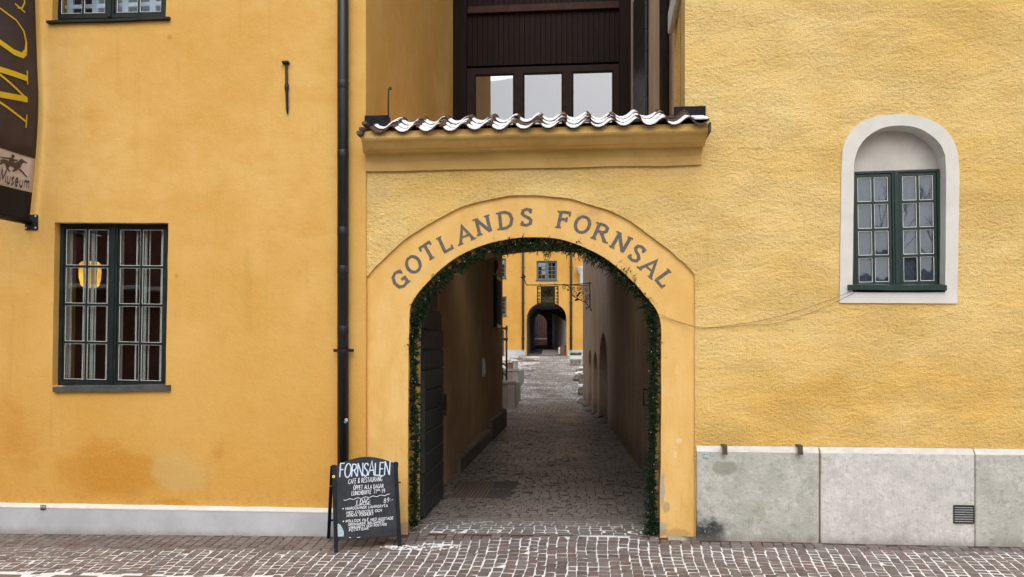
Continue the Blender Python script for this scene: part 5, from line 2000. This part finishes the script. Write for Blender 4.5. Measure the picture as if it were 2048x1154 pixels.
# ================================================================== FIXTURES ON THE FRONT
zr = F(686, 925, -.13)[1]
dp = downpipe('drainpipe', F(686, 500, -.13)[0], -.13, gz(-2.8, 0) + .12, 10.6, .066, 'black_metal', 'tall black drainpipe down the corner of the smooth ochre house',
              [F(686, q, -.13)[1] for q in (170, 309, 463, 540, 660)], [F(686, 701, -.13)[1]])
dpx = F(686, 500, -.13)[0]
MB().tube([(dpx, -.13, gz(-2.8, 0) + .16), (dpx, -.16, gz(-2.8, 0) + .09), (dpx, -.26, gz(-2.8, 0) + .03)], .068, 14).build('shoe', 'black_metal', dp, True)
xs_, zs_ = F(692.5, 842, -.2)
m = MB().lathe((0, 0, 0), [(.0205, 0), (.0205, .003)], 12).map(lambda p: (xs_ + p.x, -.1975 - p.z + .004, zs_ + .012 + p.y))
m.build('sticker', 'pink_enamel', dp)
m = MB().lathe((0, 0, 0), [(.016, 0), (.016, .003)], 12).map(lambda p: (xs_ - .012 + p.x, -.198 - p.z + .003, zs_ - .012 + p.y))
m.build('sticker', 'teal_enamel', dp)

wa = thing('wall_anchor', (F(573, 175, YF)[0], YF, F(573, 175, YF)[1]), 'forged iron wall anchor with a hammered head on the ochre wall', 'wall anchor')
ya = YF - .025
A3 = lambda px, py, dy=0: (F(px, py, ya)[0], ya + dy, F(px, py, ya)[1])
m = MB().tube([A3(572.5, 128), A3(573, 165), A3(573.3, 170), A3(573.3, 178), A3(573.5, 182), A3(574.5, 218), A3(574.8, 228)], [.017, .017, .026, .027, .018, .017, .008], 8)
m.build('bar', 'wrought_iron', wa, True)
q = A3(571.5, 125)
bev(MB().box(q[0] - .042, q[0] + .042, ya - .03, YF - .001, q[2] - .014, q[2] + .014).build('head', 'wrought_iron', wa), .006)
MB().box(F(573.3, 174, ya)[0] - .01, F(573.3, 174, ya)[0] + .01, ya, YF + .01, F(573, 176, ya)[1], F(573, 171, ya)[1]).build('tie', 'wrought_iron', wa)

rd = thing('hooked_rod', (F(777, 200, -.15)[0], -.15, 5), 'thin hooked iron rod standing at the left end of the tiles', 'rod')
R3 = lambda px, py: (F(px, py, -.15)[0], -.15, F(px, py, -.15)[1])
MB().tube([R3(777, 234), R3(776.5, 200), R3(777.5, 178), R3(779, 174), R3(781.5, 179)], .009, 6).build('rod', 'wrought_iron', rd, True)
q = R3(780, 177)
MB().tube([(q[0], -.15, q[2] + .012), (q[0] + .012, -.15, q[2] - .012)], .016, 6).build('hook', 'wrought_iron', rd)

# iron hooks and plate on the limestone plinth
for px, lab in ((1448, 'rusty bent iron hook on the plinth next to the portal'), (1598, 'bent iron hook near the joint of the limestone plinth')):
    x_, z_ = F(px, 893, -.05)
    t_ = thing('iron_hook', (x_, -.06, z_), lab, 'hook', 'iron hooks on the plinth')
    m = MB().box(x_ - .027, x_ + .027, -.115, -.095, z_ - .085, z_ + .02)
    m.box(x_ - .027, x_ + .027, -.0945, .01, z_ + .004, z_ + .022)
    bev(m.build('strap', 'rusty_iron', t_), .004)
    MB().box(x_ - .027, x_ + .027, -.125, -.116, z_ - .085, z_ - .045).build('lip', 'rusty_iron', t_)
x_, z_ = F(1412, 911, -.06)
hp = thing('survey_plate', (x_, -.06, z_), 'small pale blue square plate on the plinth beside the portal', 'plate')
bev(MB().box(x_ - .033, x_ + .033, -.066, -.056, z_ - .028, z_ + .026).build('plate', 'blue_plate', hp), .003)
for k in (-1, 1):
    MB().box(x_ - .012 + k * .014, x_ + .004 + k * .014, -.0675, -.0665, z_ + .012, z_ + .018).build('mark', 'banner_ink', hp)

vx0_, vz1 = F(1907, 1010, -.07)
vx1_, vz0 = F(1948, 1047, -.07)
vg = thing('vent_grille', ((vx0_ + vx1_) / 2, -.07, vz0), 'dark louvred vent grille low in the limestone plinth', 'vent')
m = MB().plate(rect(vx0_, vz0, vx1_, vz1), [rect(vx0_ + .008, vz0 + .008, vx1_ - .008, vz1 - .008)], -.078, -.050)
m.box(vx0_ + .008, vx1_ - .008, -.0635, -.063, vz0 + .008, vz1 - .008)
m.build('frame', 'black_metal', vg)
for k in range(7):
    z_ = vz0 + .014 + (vz1 - vz0 - .02) * k / 7
    m = MB()
    m.v = [(vx0_ + .009, -.078, z_), (vx1_ - .009, -.078, z_), (vx1_ - .009, -.066, z_ + .009), (vx0_ + .009, -.066, z_ + .009), (vx0_ + .009, -.080, z_ + .003), (vx1_ - .009, -.080, z_ + .003), (vx1_ - .009, -.068, z_ + .012), (vx0_ + .009, -.068, z_ + .012)]
    m.f = [(0, 1, 2, 3), (7, 6, 5, 4), (0, 4, 5, 1), (1, 5, 6, 2), (2, 6, 7, 3), (3, 7, 4, 0)]
    m.build('slat', 'galvanised', vg)

x_, z_ = F(87, 1014, pl_y)
ou = thing('earth_socket', (x_, pl_y, z_), 'small metal socket plate on the grey painted plinth', 'socket')
bev(MB().box(x_ - .036, x_ + .036, pl_y - .012, pl_y - .001, z_ - .032, z_ + .030).build('plate', 'galvanised', ou), .003)
for k in (-1, 1):
    MB().box(x_ + k * .016 - .008, x_ + k * .016 + .008, pl_y - .014, pl_y - .0125, z_ + .002, z_ + .014).build('socket_hole', 'white_enamel', ou)
MB().box(x_ - .034, x_ + .034, pl_y - .014, pl_y - .0125, z_ - .030, z_ - .016).build('cover', 'black_metal', ou)

# lit paper lantern in the room
YLp = 1.25
lx, lz = F(180, 549, YLp)
ll = thing('lantern', (lx, YLp, lz), 'glowing yellow paper lantern hanging inside the lower left window', 'lamp')
r_ = (F(203, 549, YLp)[0] - lx) * .84
hz = F(180, 523, YLp)[1] - lz
MB().lathe((lx, YLp, lz), [(r_ * .55, -hz * 1.0), (r_ * .80, -hz * .86), (r_ * .97, -hz * .3), (r_ * 1.0, hz * .3), (r_ * .95, hz * .8), (r_ * .75, hz * .97), (r_ * .3, hz)], 20).build('shade', 'lit_lampshade', ll, True)
MB().tube([(lx, YLp, lz + hz), (lx, YLp, fz1 + .795)], .006, 6).build('cord', 'black_metal', ll)

# banner
BH = 3.3


def bpt(u_, v_):
    """u: 0 at the wall edge .. 1 outward; v: 0 bottom .. 1 top"""
    z = 3.86 + v_ * BH
    v_ = v_ * BH / 2.35
    edge_y = -.03 - .10 * math.sin(math.pi * min(1, v_ * 1.0)) * 0 - .02
    px_edge = 60 + (80 - 60) * math.sin(min(1, v_ / .62) * math.pi / 2) - (8 * max(0, v_ - .62) / .38)
    x_edge = F(px_edge, 300, -.14)[0]
    y = -.14 - u_ * .95
    x = x_edge - .10 * u_ - .02 * math.sin(u_ * 5 + v_ * 3)
    return Vector((x, y, z))


bn = thing('museum_banner', (-6.7, -.5, 3.8), 'dark brown museum banner with yellow lettering hung out from the ochre wall', 'banner')
nB = Vector((1, 0, 0))


def sheet(v0, v1, name, mat):
    m = MB()
    nu, nv = 12, 16
    for side in (0, 1):
        for j in range(nv + 1):
            for i in range(nu + 1):
                p = bpt(i / nu, v0 + (v1 - v0) * j / nv)
                m.v.append((p.x + (.0 if side == 0 else -.004), p.y, p.z))
    K = (nu + 1) * (nv + 1)
    for j in range(nv):
        for i in range(nu):
            a = j * (nu + 1) + i
            m.f.append((a, a + nu + 1, a + nu + 2, a + 1))
            m.f.append((K + a, K + a + 1, K + a + nu + 2, K + a + nu + 1))
    for j in range(nv):
        for e in (0, nu):
            a = j * (nu + 1) + e
            m.f.append((a, K + a, K + a + nu + 1, a + nu + 1))
    for i in range(nu):
        for e in (0, nv):
            a = e * (nu + 1) + i
            m.f.append((a, a + 1, K + a + 1, K + a))
    return m.build(name, mat, bn, True)


zb_ = lambda py: (F(65, py, -.14)[1] - 3.86) / BH
sheet(zb_(385), zb_(318), 'logo_panel', 'banner_cream')
sheet(zb_(318) + .0005, 1.0, 'cloth', 'banner_cloth')
sheet(zb_(440), zb_(385) - .0005, 'hem_pocket', 'banner_pocket')
bfn = lambda u_, v_, off: bpt(u_, v_) + Vector((.006 + off, 0, 0))
# letters: reading upwards, feet towards the wall.  local (along, height) -> v, u
m = MB()
UB, UH = .20, .62      # baseline and cap height in u


def bl(v0, hgt, strokes):
    o = 0
    for pts, w in strokes:
        q = [(UB + p[1] * UH, v0 + p[0] * hgt) for p in pts]
        # widths are measured in u units; v units are scaled to match metres
        P = [(a, b * BH / .95) for a, b in q]
        if not isinstance(w, list):
            P = dens(P, .03)
        m.ribbon(P, w, lambda a, b, off: bfn(a, b * .95 / BH, off), o)
        o += .0004


vM, vU, vS = zb_(258), zb_(130), zb_(34)
hM, hU = zb_(160) - zb_(258), zb_(44) - zb_(130)
bl(vM, hM, [([(.06, 0), (.30, 1)], .028), ([(.34, 1), (.50, 0)], .072), ([(.50, 0), (.86, 1)], .028), ([(.84, 1), (.92, 0)], .072),
            ([(-.06, .0), (.20, .0)], .020), ([(.80, .0), (1.08, .0)], .020), ([(.14, 1), (.36, 1)], .02), ([(.80, 1), (1.02, 1)], .02)])
bl(vU, hU, [([(.20, 1), (.02, .35), (.04, .12), (.16, .02)], .068), ([(.16, .02), (.40, .0), (.62, .06), (.78, .25), (1.0, 1)], [.05, .03, .024, .02, .02]),
            ([(.08, 1), (.34, 1)], .02), ([(.88, 1), (1.12, 1)], .02)])
bl(vS, hU * .8, [([(-.04, .20), (.02, .08), (.22, .0), (.46, .02), (.62, .16), (.58, .34), (.34, .55), (.24, .76), (.36, .95), (.6, 1), (.84, .92), (.9, .8)], [.022, .02, .022, .03, .05, .055, .055, .045, .03, .022, .02, .02]), ([(-.06, .0), (.04, .26)], .02)])
m.build('lettering', 'banner_yellow', bn)
m = MB()
vp0, vp1 = zb_(385), zb_(318)
emblem(m, lambda a, b, off: bfn(.58 - a * .46, vp0 + (vp1 - vp0) * (.40 + b * .50), off))
m.build('horse_emblem', 'banner_ink', bn)
m = MB()
text(m, 'ands Museum', lambda a, b, off: bfn(.86 - a, vp0 + (vp1 - vp0) * .08 + b, off), 0, .80, .046, .0085)
m.build('museum_name', 'banner_ink', bn)
px_, pz_ = F(64, 445, YF)
bev(MB().box(px_ - .085, px_ + .085, YF - .02, YF - .001, pz_ - .095, pz_ + .095).build('wall_plate', 'black_metal', bn), .006)
for sx in (-1, 1):
    for sz in (-1, 1):
        m = MB().lathe((0, 0, 0), [(.013, 0), (.013, .006), (.005, .010)], 10).map(lambda p: (px_ + sx * .062 + p.x, YF - .021 - p.z, pz_ + sz * .072 + p.y))
        m.build('bolt', 'galvanised', bn)
MB().tube([(px_ - .02, YF - .02, pz_), (px_ - .10, -1.25, pz_ + .0)], .035, 10).build('arm', 'black_metal', bn, True)
MB().tube([(px_ - .02, YF - .02, pz_ + 3.5), (px_ - .10, -1.25, pz_ + 3.5)], .035, 10).build('arm', 'black_metal', bn, True)

# two slack cables between the arched window and the portal
cb_ = thing('cable', (1.5, -.02, 2.6), 'pair of thin slack black cables strung from the arched window to the portal', 'cable')
for pts in ([(1702, 583), (1640, 607), (1560, 632), (1480, 648), (1410, 655), (1360, 644), (1318, 628)], [(1708, 586), (1665, 607), (1610, 630), (1545, 648), (1500, 650), (1440, 655), (1398, 656), (1375, 650), (1322, 634)]):
    q = spline([F(a, b, -.02) for a, b in pts], 5)
    MB().tube([(a, -.020 if a > XR - .1 else .012, b) for a, b in q], .0020, 5).build('wire', 'wrought_iron', cb_)

# ------ fir garland round the arch with fairy lights
gl_path = [(826, 1052), (830, 1000), (828, 940), (832, 880), (827, 820), (829, 760), (826, 700), (830, 650), (838, 612), (862, 578), (895, 545), (940, 515), (985, 496), (1030, 487), (1070, 486), (1120, 489), (1165, 500), (1210, 522),
           (1250, 552), (1282, 588), (1303, 625), (1309, 670), (1310, 720), (1308, 790), (1307, 850), (1303, 920), (1302, 980), (1303, 1040), (1305, 1066)]
gp = spline([F(a, b, .10) for a, b in gl_path], 8)
gp = dens(gp, .035)
gd = thing('garland', (F(1065, 490)[0], .1, 3.4), 'dark green fir garland with fairy lights framing the arched gateway', 'garland')
MB().tube([(a, .12, b) for a, b in gp], .012, 5).build('cord', 'wrought_iron', gd)
rg = random.Random(17)
m = MB()
for k, (a, b) in enumerate(gp):
    d = Vector(gp[min(k + 1, len(gp) - 1)]) - Vector(gp[max(k - 1, 0)])
    d.normalize()
    side = min(1.0, .66 + .75 * mnoise.noise(Vector((k * .13, 3, 0))) + (.28 if b > 2.6 else 0))
    for tw in range(10):
        th = rg.uniform(0, 6.28)
        rad = Vector((-d.y * math.cos(th), math.sin(th), d.x * math.cos(th)))
        ax = Vector((d.x, 0, d.y)) * rg.uniform(-.6, .8) + rad
        ax.normalize()
        L = rg.uniform(.07, .155) * side
        c0 = Vector((a, .12, b)) + Vector((d.x, 0, d.y)) * rg.uniform(-.02, .02)
        for q in range(13):
            t_ = (q + 1) / 13
            p = c0 + ax * L * t_
            nd = Vector((rg.gauss(0, 1), rg.gauss(0, 1), rg.gauss(0, 1))).normalized() * .8 + ax * .6
            nd.normalize()
            ln = rg.uniform(.028, .050)
            w = nd.cross(Vector((rg.gauss(0, 1), rg.gauss(0, 1), rg.gauss(0, 1)))).normalized() * .0055
            m.face([p - w, p + w, p + nd * ln])
m.build('needles', 'fir_needles', gd, kind='stuff')
q = F(1096, 508, .1)
m = MB()
for k in range(60):
    p = Vector((q[0] + rg.gauss(0, .03), .1 + rg.gauss(0, .03), q[1] + rg.gauss(0, .03)))
    nd = Vector((rg.gauss(0, 1), rg.gauss(0, 1), rg.gauss(-.3, 1))).normalized()
    w = nd.cross(Vector((rg.gauss(0, 1), rg.gauss(0, 1), rg.gauss(0, 1)))).normalized() * .005
    m.face([p - w, p + w, p + nd * .05])
m.build('loose_sprig', 'fir_needles', gd)
for k in range(4, len(gp), 7):
    a, b = gp[k]
    p = (a + rg.uniform(-.08, .08), .12 - rg.uniform(.07, .11), b + rg.uniform(-.07, .07))
    MB().lathe(p, [(.001, -.005), (.0035, -.002), (.0035, .002), (.001, .006)], 6).build('bulb', 'fairy_bulb', gd)

# ------ chalkboard A-sign
EX = Vector((.915, .403, 0)).normalized()
NN = Vector((EX.y, -EX.x, 0))
O = Vector((-2.375, -.69, 0))
TB = math.atan(.25 / .91)
AX = lambda a, h, out=0.0: O + Vector((0, 0, gz(O.x, O.y))) + EX * a + Vector((0, 0, 1)) * (h * math.cos(TB)) - NN * (h * math.sin(TB)) + NN * out * math.cos(TB) + Vector((0, 0, 1)) * out * math.sin(TB)
ab = thing('chalkboard_sign', (O.x, O.y, gz(O.x, O.y)), 'black A frame chalkboard with the cafe menu beside the gateway', 'sign')
W2 = .372


def slab(pts, t0, t1, name, mat, parent, bevel=.003):
    """outline in board coordinates (a,h) between two offsets along the board's normal"""
    m = MB().prism(pts, -t1, -t0)
    m.map(lambda p: AX(p.x, p.z, -p.y))
    return bev(m.build(name, mat, parent), bevel)


top = [(W2 - .04 - (2 * W2 - .08) * k / 20, .955 + .085 * math.sin(math.pi * k / 20)) for k in range(21)]
board = slab([(-W2 + .04, .135), (W2 - .04, .135)] + top, -.008, .004, 'board', 'chalkboard', ab)
for s in (-1, 1):
    slab([(s * (W2 - .042), 0), (s * W2, 0), (s * W2, .965), (s * (W2 - .042), .965)], -.012, .016, 'front_leg', 'board_frame', ab)
TRr = math.atan(.44 / .91)
hinge = AX(0, .93, -.02)
for s in (-1, 1):
    base = O + Vector((0, 0, gz(O.x, O.y))) + EX * (s * (W2 - .01)) - NN * .72
    tp = AX(s * (W2 - .005), .955, -.03)
    m = MB()
    dv = tp - base
    for (p) in (base, tp):
        for (i, j) in ((-1, -1), (1, -1), (1, 1), (-1, 1)):
            m.v.append(tuple(p + EX * .018 * i + NN * .020 * j))
    m.f = [(0, 3, 2, 1), (4, 5, 6, 7), (0, 1, 5, 4), (1, 2, 6, 5), (2, 3, 7, 6), (3, 0, 4, 7)]
    m.build('rear_leg', 'board_frame', ab)
    w_ = AX(s * (W2 + .004), .73, -.02)
    MB().tube([w_, w_ + EX * s * .028], [.011, .008], 8).build('wing_nut', 'rusty_iron', ab)
m = MB()
ra, rb = O + EX * (-W2 + .02) - NN * .61 + Vector((0, 0, .20)), O + EX * (W2 - .02) - NN * .61 + Vector((0, 0, .20))
m.tube([ra, rb], .012, 6)
m.build('rear_rail', 'board_frame', ab)


def C(x, y):
    """crop of the photographed board -> board coordinates"""
    f = (x - 165) / 630
    yf = 1060 - 40 * f
    yt = 228 - 14 * f
    h = (yf - y) / (yf - yt) * .965
    xl = 165 + (y - 228) * 52 / 830
    xr = 790 + (y - 214) * 45 / 806
    return ((x - xl) / (xr - xl) * 2 * W2 - W2, h)


def chalk_line(s, x0, y0, x1, y1, hh, th, mb, rg_, off=0.0052, gap=.16):
    def fn(u_, v_, o):
        f = (u_ - x0) / (x1 - x0)
        a, h = C(u_, y0 + (y1 - y0) * f - v_)
        return AX(a, h, off + o)
    text(mb, s, fn, x0, x1, hh, th, gap, .08, rg_)


rc = random.Random(2)
m = MB()
chalk_line('FORNSALEN', 236, 352, 716, 338, 125, 10.5, m, rc, gap=.02)
m.build('chalk_title', 'chalk_blue', board)
wv = [(286 + 430 * k / 60, 566 - 42 * k / 60 + 5 * math.sin(k * .62)) for k in range(61)]
idf = lambda u_, v_, o: AX(*C(u_, v_), .0052 + o)
m = MB()
chalk_line('CAFE & RESTAURANG', 324, 415, 642, 394, 44, 3.9, m, rc)
m.build('chalk_line', 'chalk', board)
m = MB()
chalk_line('ÖPPET ALLA DAGAR', 372, 472, 656, 459, 38, 3.9, m, rc)
m.build('chalk_line', 'chalk', board)
m = MB()
chalk_line('LUNCHBUFFÉ', 356, 526, 540, 513, 40, 3.8, m, rc)
m.build('chalk_line', 'chalk', board)
m = MB()
chalk_line('11', 562, 512, 592, 510, 40, 3.9, m, rc)
m.build('chalk_line', 'chalk', board)
m = MB()
chalk_line('00', 596, 488, 620, 487, 15, 3.4, m, rc)
m.build('chalk_line', 'chalk', board)
m = MB()
chalk_line('-', 622, 508, 636, 507, 40, 3.5, m, rc)
m.build('chalk_line', 'chalk', board)
m = MB()
chalk_line('19', 640, 509, 670, 507, 40, 3.9, m, rc)
m.build('chalk_line', 'chalk', board)
m = MB()
chalk_line('I DAG:', 404, 611, 534, 604, 44, 5.2, m, rc)
m.build('chalk_line', 'chalk', board)
m = MB()
chalk_line('89:-', 660, 603, 748, 592, 40, 3.8, m, rc)
m.build('chalk_line', 'chalk', board)
m = MB()
chalk_line('* MAROCKANSK LAMMGRYTA', 276, 662, 697, 641, 25, 3.5, m, rc)
m.build('chalk_line', 'chalk', board)
m = MB()
chalk_line('MED COUSCOUS OCH', 313, 698, 641, 683, 23, 3.5, m, rc)
m.build('chalk_line', 'chalk', board)
m = MB()
chalk_line('MYNTA YOGHURT.', 316, 728, 572, 714, 25, 3.5, m, rc)
m.build('chalk_line', 'chalk', board)
m = MB()
chalk_line('* POLLOCK FILÉ MED ROSTADE', 282, 779, 752, 757, 23, 3.5, m, rc)
m.build('chalk_line', 'chalk', board)
m = MB()
chalk_line('GRÖNSAKER, BALSAMICO', 333, 808, 664, 785, 20, 3.3, m, rc)
m.build('chalk_line', 'chalk', board)
m = MB()
chalk_line('VINÄGRETT OCH ROSTADE', 338, 837, 692, 811, 22, 3.3, m, rc)
m.build('chalk_line', 'chalk', board)
m = MB()
chalk_line('POTATISAR.', 342, 862, 528, 847, 22, 3.3, m, rc)
m.build('chalk_line', 'chalk', board)
m = MB()
m.ribbon(wv, 4.5, idf, 0)
m.build('chalk_line', 'chalk', board)
m = MB()
m.ribbon([(392, 619), (538, 611)], 4, idf, 0)
m.build('chalk_line', 'chalk', board)
m = MB()
m.ribbon([(345, 915), (362, 917)], 5, idf, 0)
m.build('chalk_line', 'chalk', board)
m = MB()
m.ribbon([(418, 919), (447, 914)], 4, idf, 0)
m.build('chalk_line', 'chalk', board)
m = MB()
pl_ = [(238, 905), (296, 905), (296, 866), (285, 835), (264, 800), (243, 784), (236, 800)]
tri = tessellate_polygon([[Vector((p[0], p[1], 0)) for p in pl_]])
m.v = [tuple(AX(*C(*p), .0050)) for p in pl_]
m.f = [tuple(t_) for t_ in tri]
m.build('worn_corner', 'worn_paint', board)
p = C(184, 342)
m = MB().lathe((0, 0, 0), [(.016, 0), (.016, .002)], 14).map(lambda q_: AX(p[0] + q_.x, p[1] + q_.y, .0165 + q_.z))
m.build('sticker', 'yellow_sticker', ab)
m = MB().lathe((0, 0, 0), [(.005, 0), (.005, .002)], 10).map(lambda q_: AX(p[0] + q_.x, p[1] + q_.y, .019 + q_.z))
m.build('sticker_hole', 'board_frame', ab)

# trampled snow patches at the board's feet and the gate
def patch(cx, cy, rx, ry, seed, name='snow_patch'):
    m = MB()
    rr = random.Random(seed)
    for k in range(90):
        a = rr.uniform(0, 6.28)
        q = math.sqrt(rr.random())
        x_, y_ = cx + rx * q * math.cos(a), cy + ry * q * math.sin(a)
        r_ = rr.uniform(.008, .03) * (1.2 - q * .6)
        g_ = gz(x_, y_) + .0115
        n = 7
        i = len(m.v)
        m.v.append((x_, y_, g_ + r_ * .22))
        for j in range(n):
            w = 6.283 * j / n
            rj = r_ * rr.uniform(.6, 1.35)
            m.v.append((x_ + rj * 1.5 * math.cos(w), y_ + rj * math.sin(w), g_ - .004))
        for j in range(n):
            m.f.append((i, i + 1 + j, i + 1 + (j + 1) % n))
    return m.build(name, 'snow', None, True, kind='stuff')


patch(-1.68, -.55, .30, .16, 1)
patch(-2.05, -.58, .22, .10, 2)

# ================================================================== ACROSS THE STREET (seen in the window panes)
ob = thing('brick_house', (-14, -16, 0), 'tall dark brick house on the far side of the street', 'building')
MB().box(-26, -5.2, -24, -16, -.5, 8.6).build('wall', 'opposite_brick', ob)
MB().prism([(-26.3, 8.602), (-4.9, 8.602), (-4.9, 8.9), (-26.3, 8.9)], -24.3, -15.7).build('roof', 'slate_dark', ob)
MB().box(-22, -8, -15.95, -15.0, 3.88, 4.0).build('ledge', 'snow', ob)
oc = thing('tiled_cottage', (8, -18, 0), 'low plastered cottage with a snow dusted tiled roof across the street', 'building')
MB().box(1.5, 22, -23, -17, -.5, 2.85).build('wall', 'opposite_plaster', oc)
m = MB()
for k in range(60):
    x_ = 1.2 + 21 * k / 60
    m.tube([(x_, -16.6, 2.85), (x_, -20, 4.98)], .11, 6, False)
    m.tube([(x_ + .175, -16.6, 2.8), (x_ + .175, -20, 4.93)], .07, 6, False)
m.build('roof_tiles', 'slate_dark', oc, kind='stuff')
MB().face([(1.2, -16.7, 2.86), (22.2, -16.7, 2.86), (22.2, -20, 4.97), (1.2, -20, 4.97)]).build('roof_snow', 'snow', oc)
MB().face([(22.2, -23.4, 2.8), (1.2, -23.4, 2.8), (1.2, -20, 4.975), (22.2, -20, 4.975)]).build('roof', 'slate_dark', oc)
tr = thing('bare_tree', (15.5, -26, 0), 'bare winter tree rising behind the tiled cottage', 'tree')
rt_ = random.Random(8)
m = MB()


def limb(p, d, L, r, depth):
    q = p + d * L
    m.tube([p, (p + q) / 2 + Vector((rt_.uniform(-.1, .1), rt_.uniform(-.1, .1), 0)) * L * .4, q], [r, r * .8, r * .6], 6, False)
    if depth:
        for _ in range(3):
            nd = (d + Vector((rt_.uniform(-.8, .8), rt_.uniform(-.8, .8), rt_.uniform(-.1, .6)))).normalized()
            limb(q, nd, L * rt_.uniform(.6, .8), r * .6, depth - 1)


limb(Vector((15.5, -26, 0)), Vector((0, 0, 1)), 3.6, .16, 0)
m.build('trunk', 'bark', tr)
m = MB()
for _ in range(4):
    limb(Vector((15.5, -26, 3.5)), Vector((rt_.uniform(-.7, .7), rt_.uniform(-.4, .4), 1)).normalized(), 2.2, .06, 3)
m.build('crown', 'bark', tr)
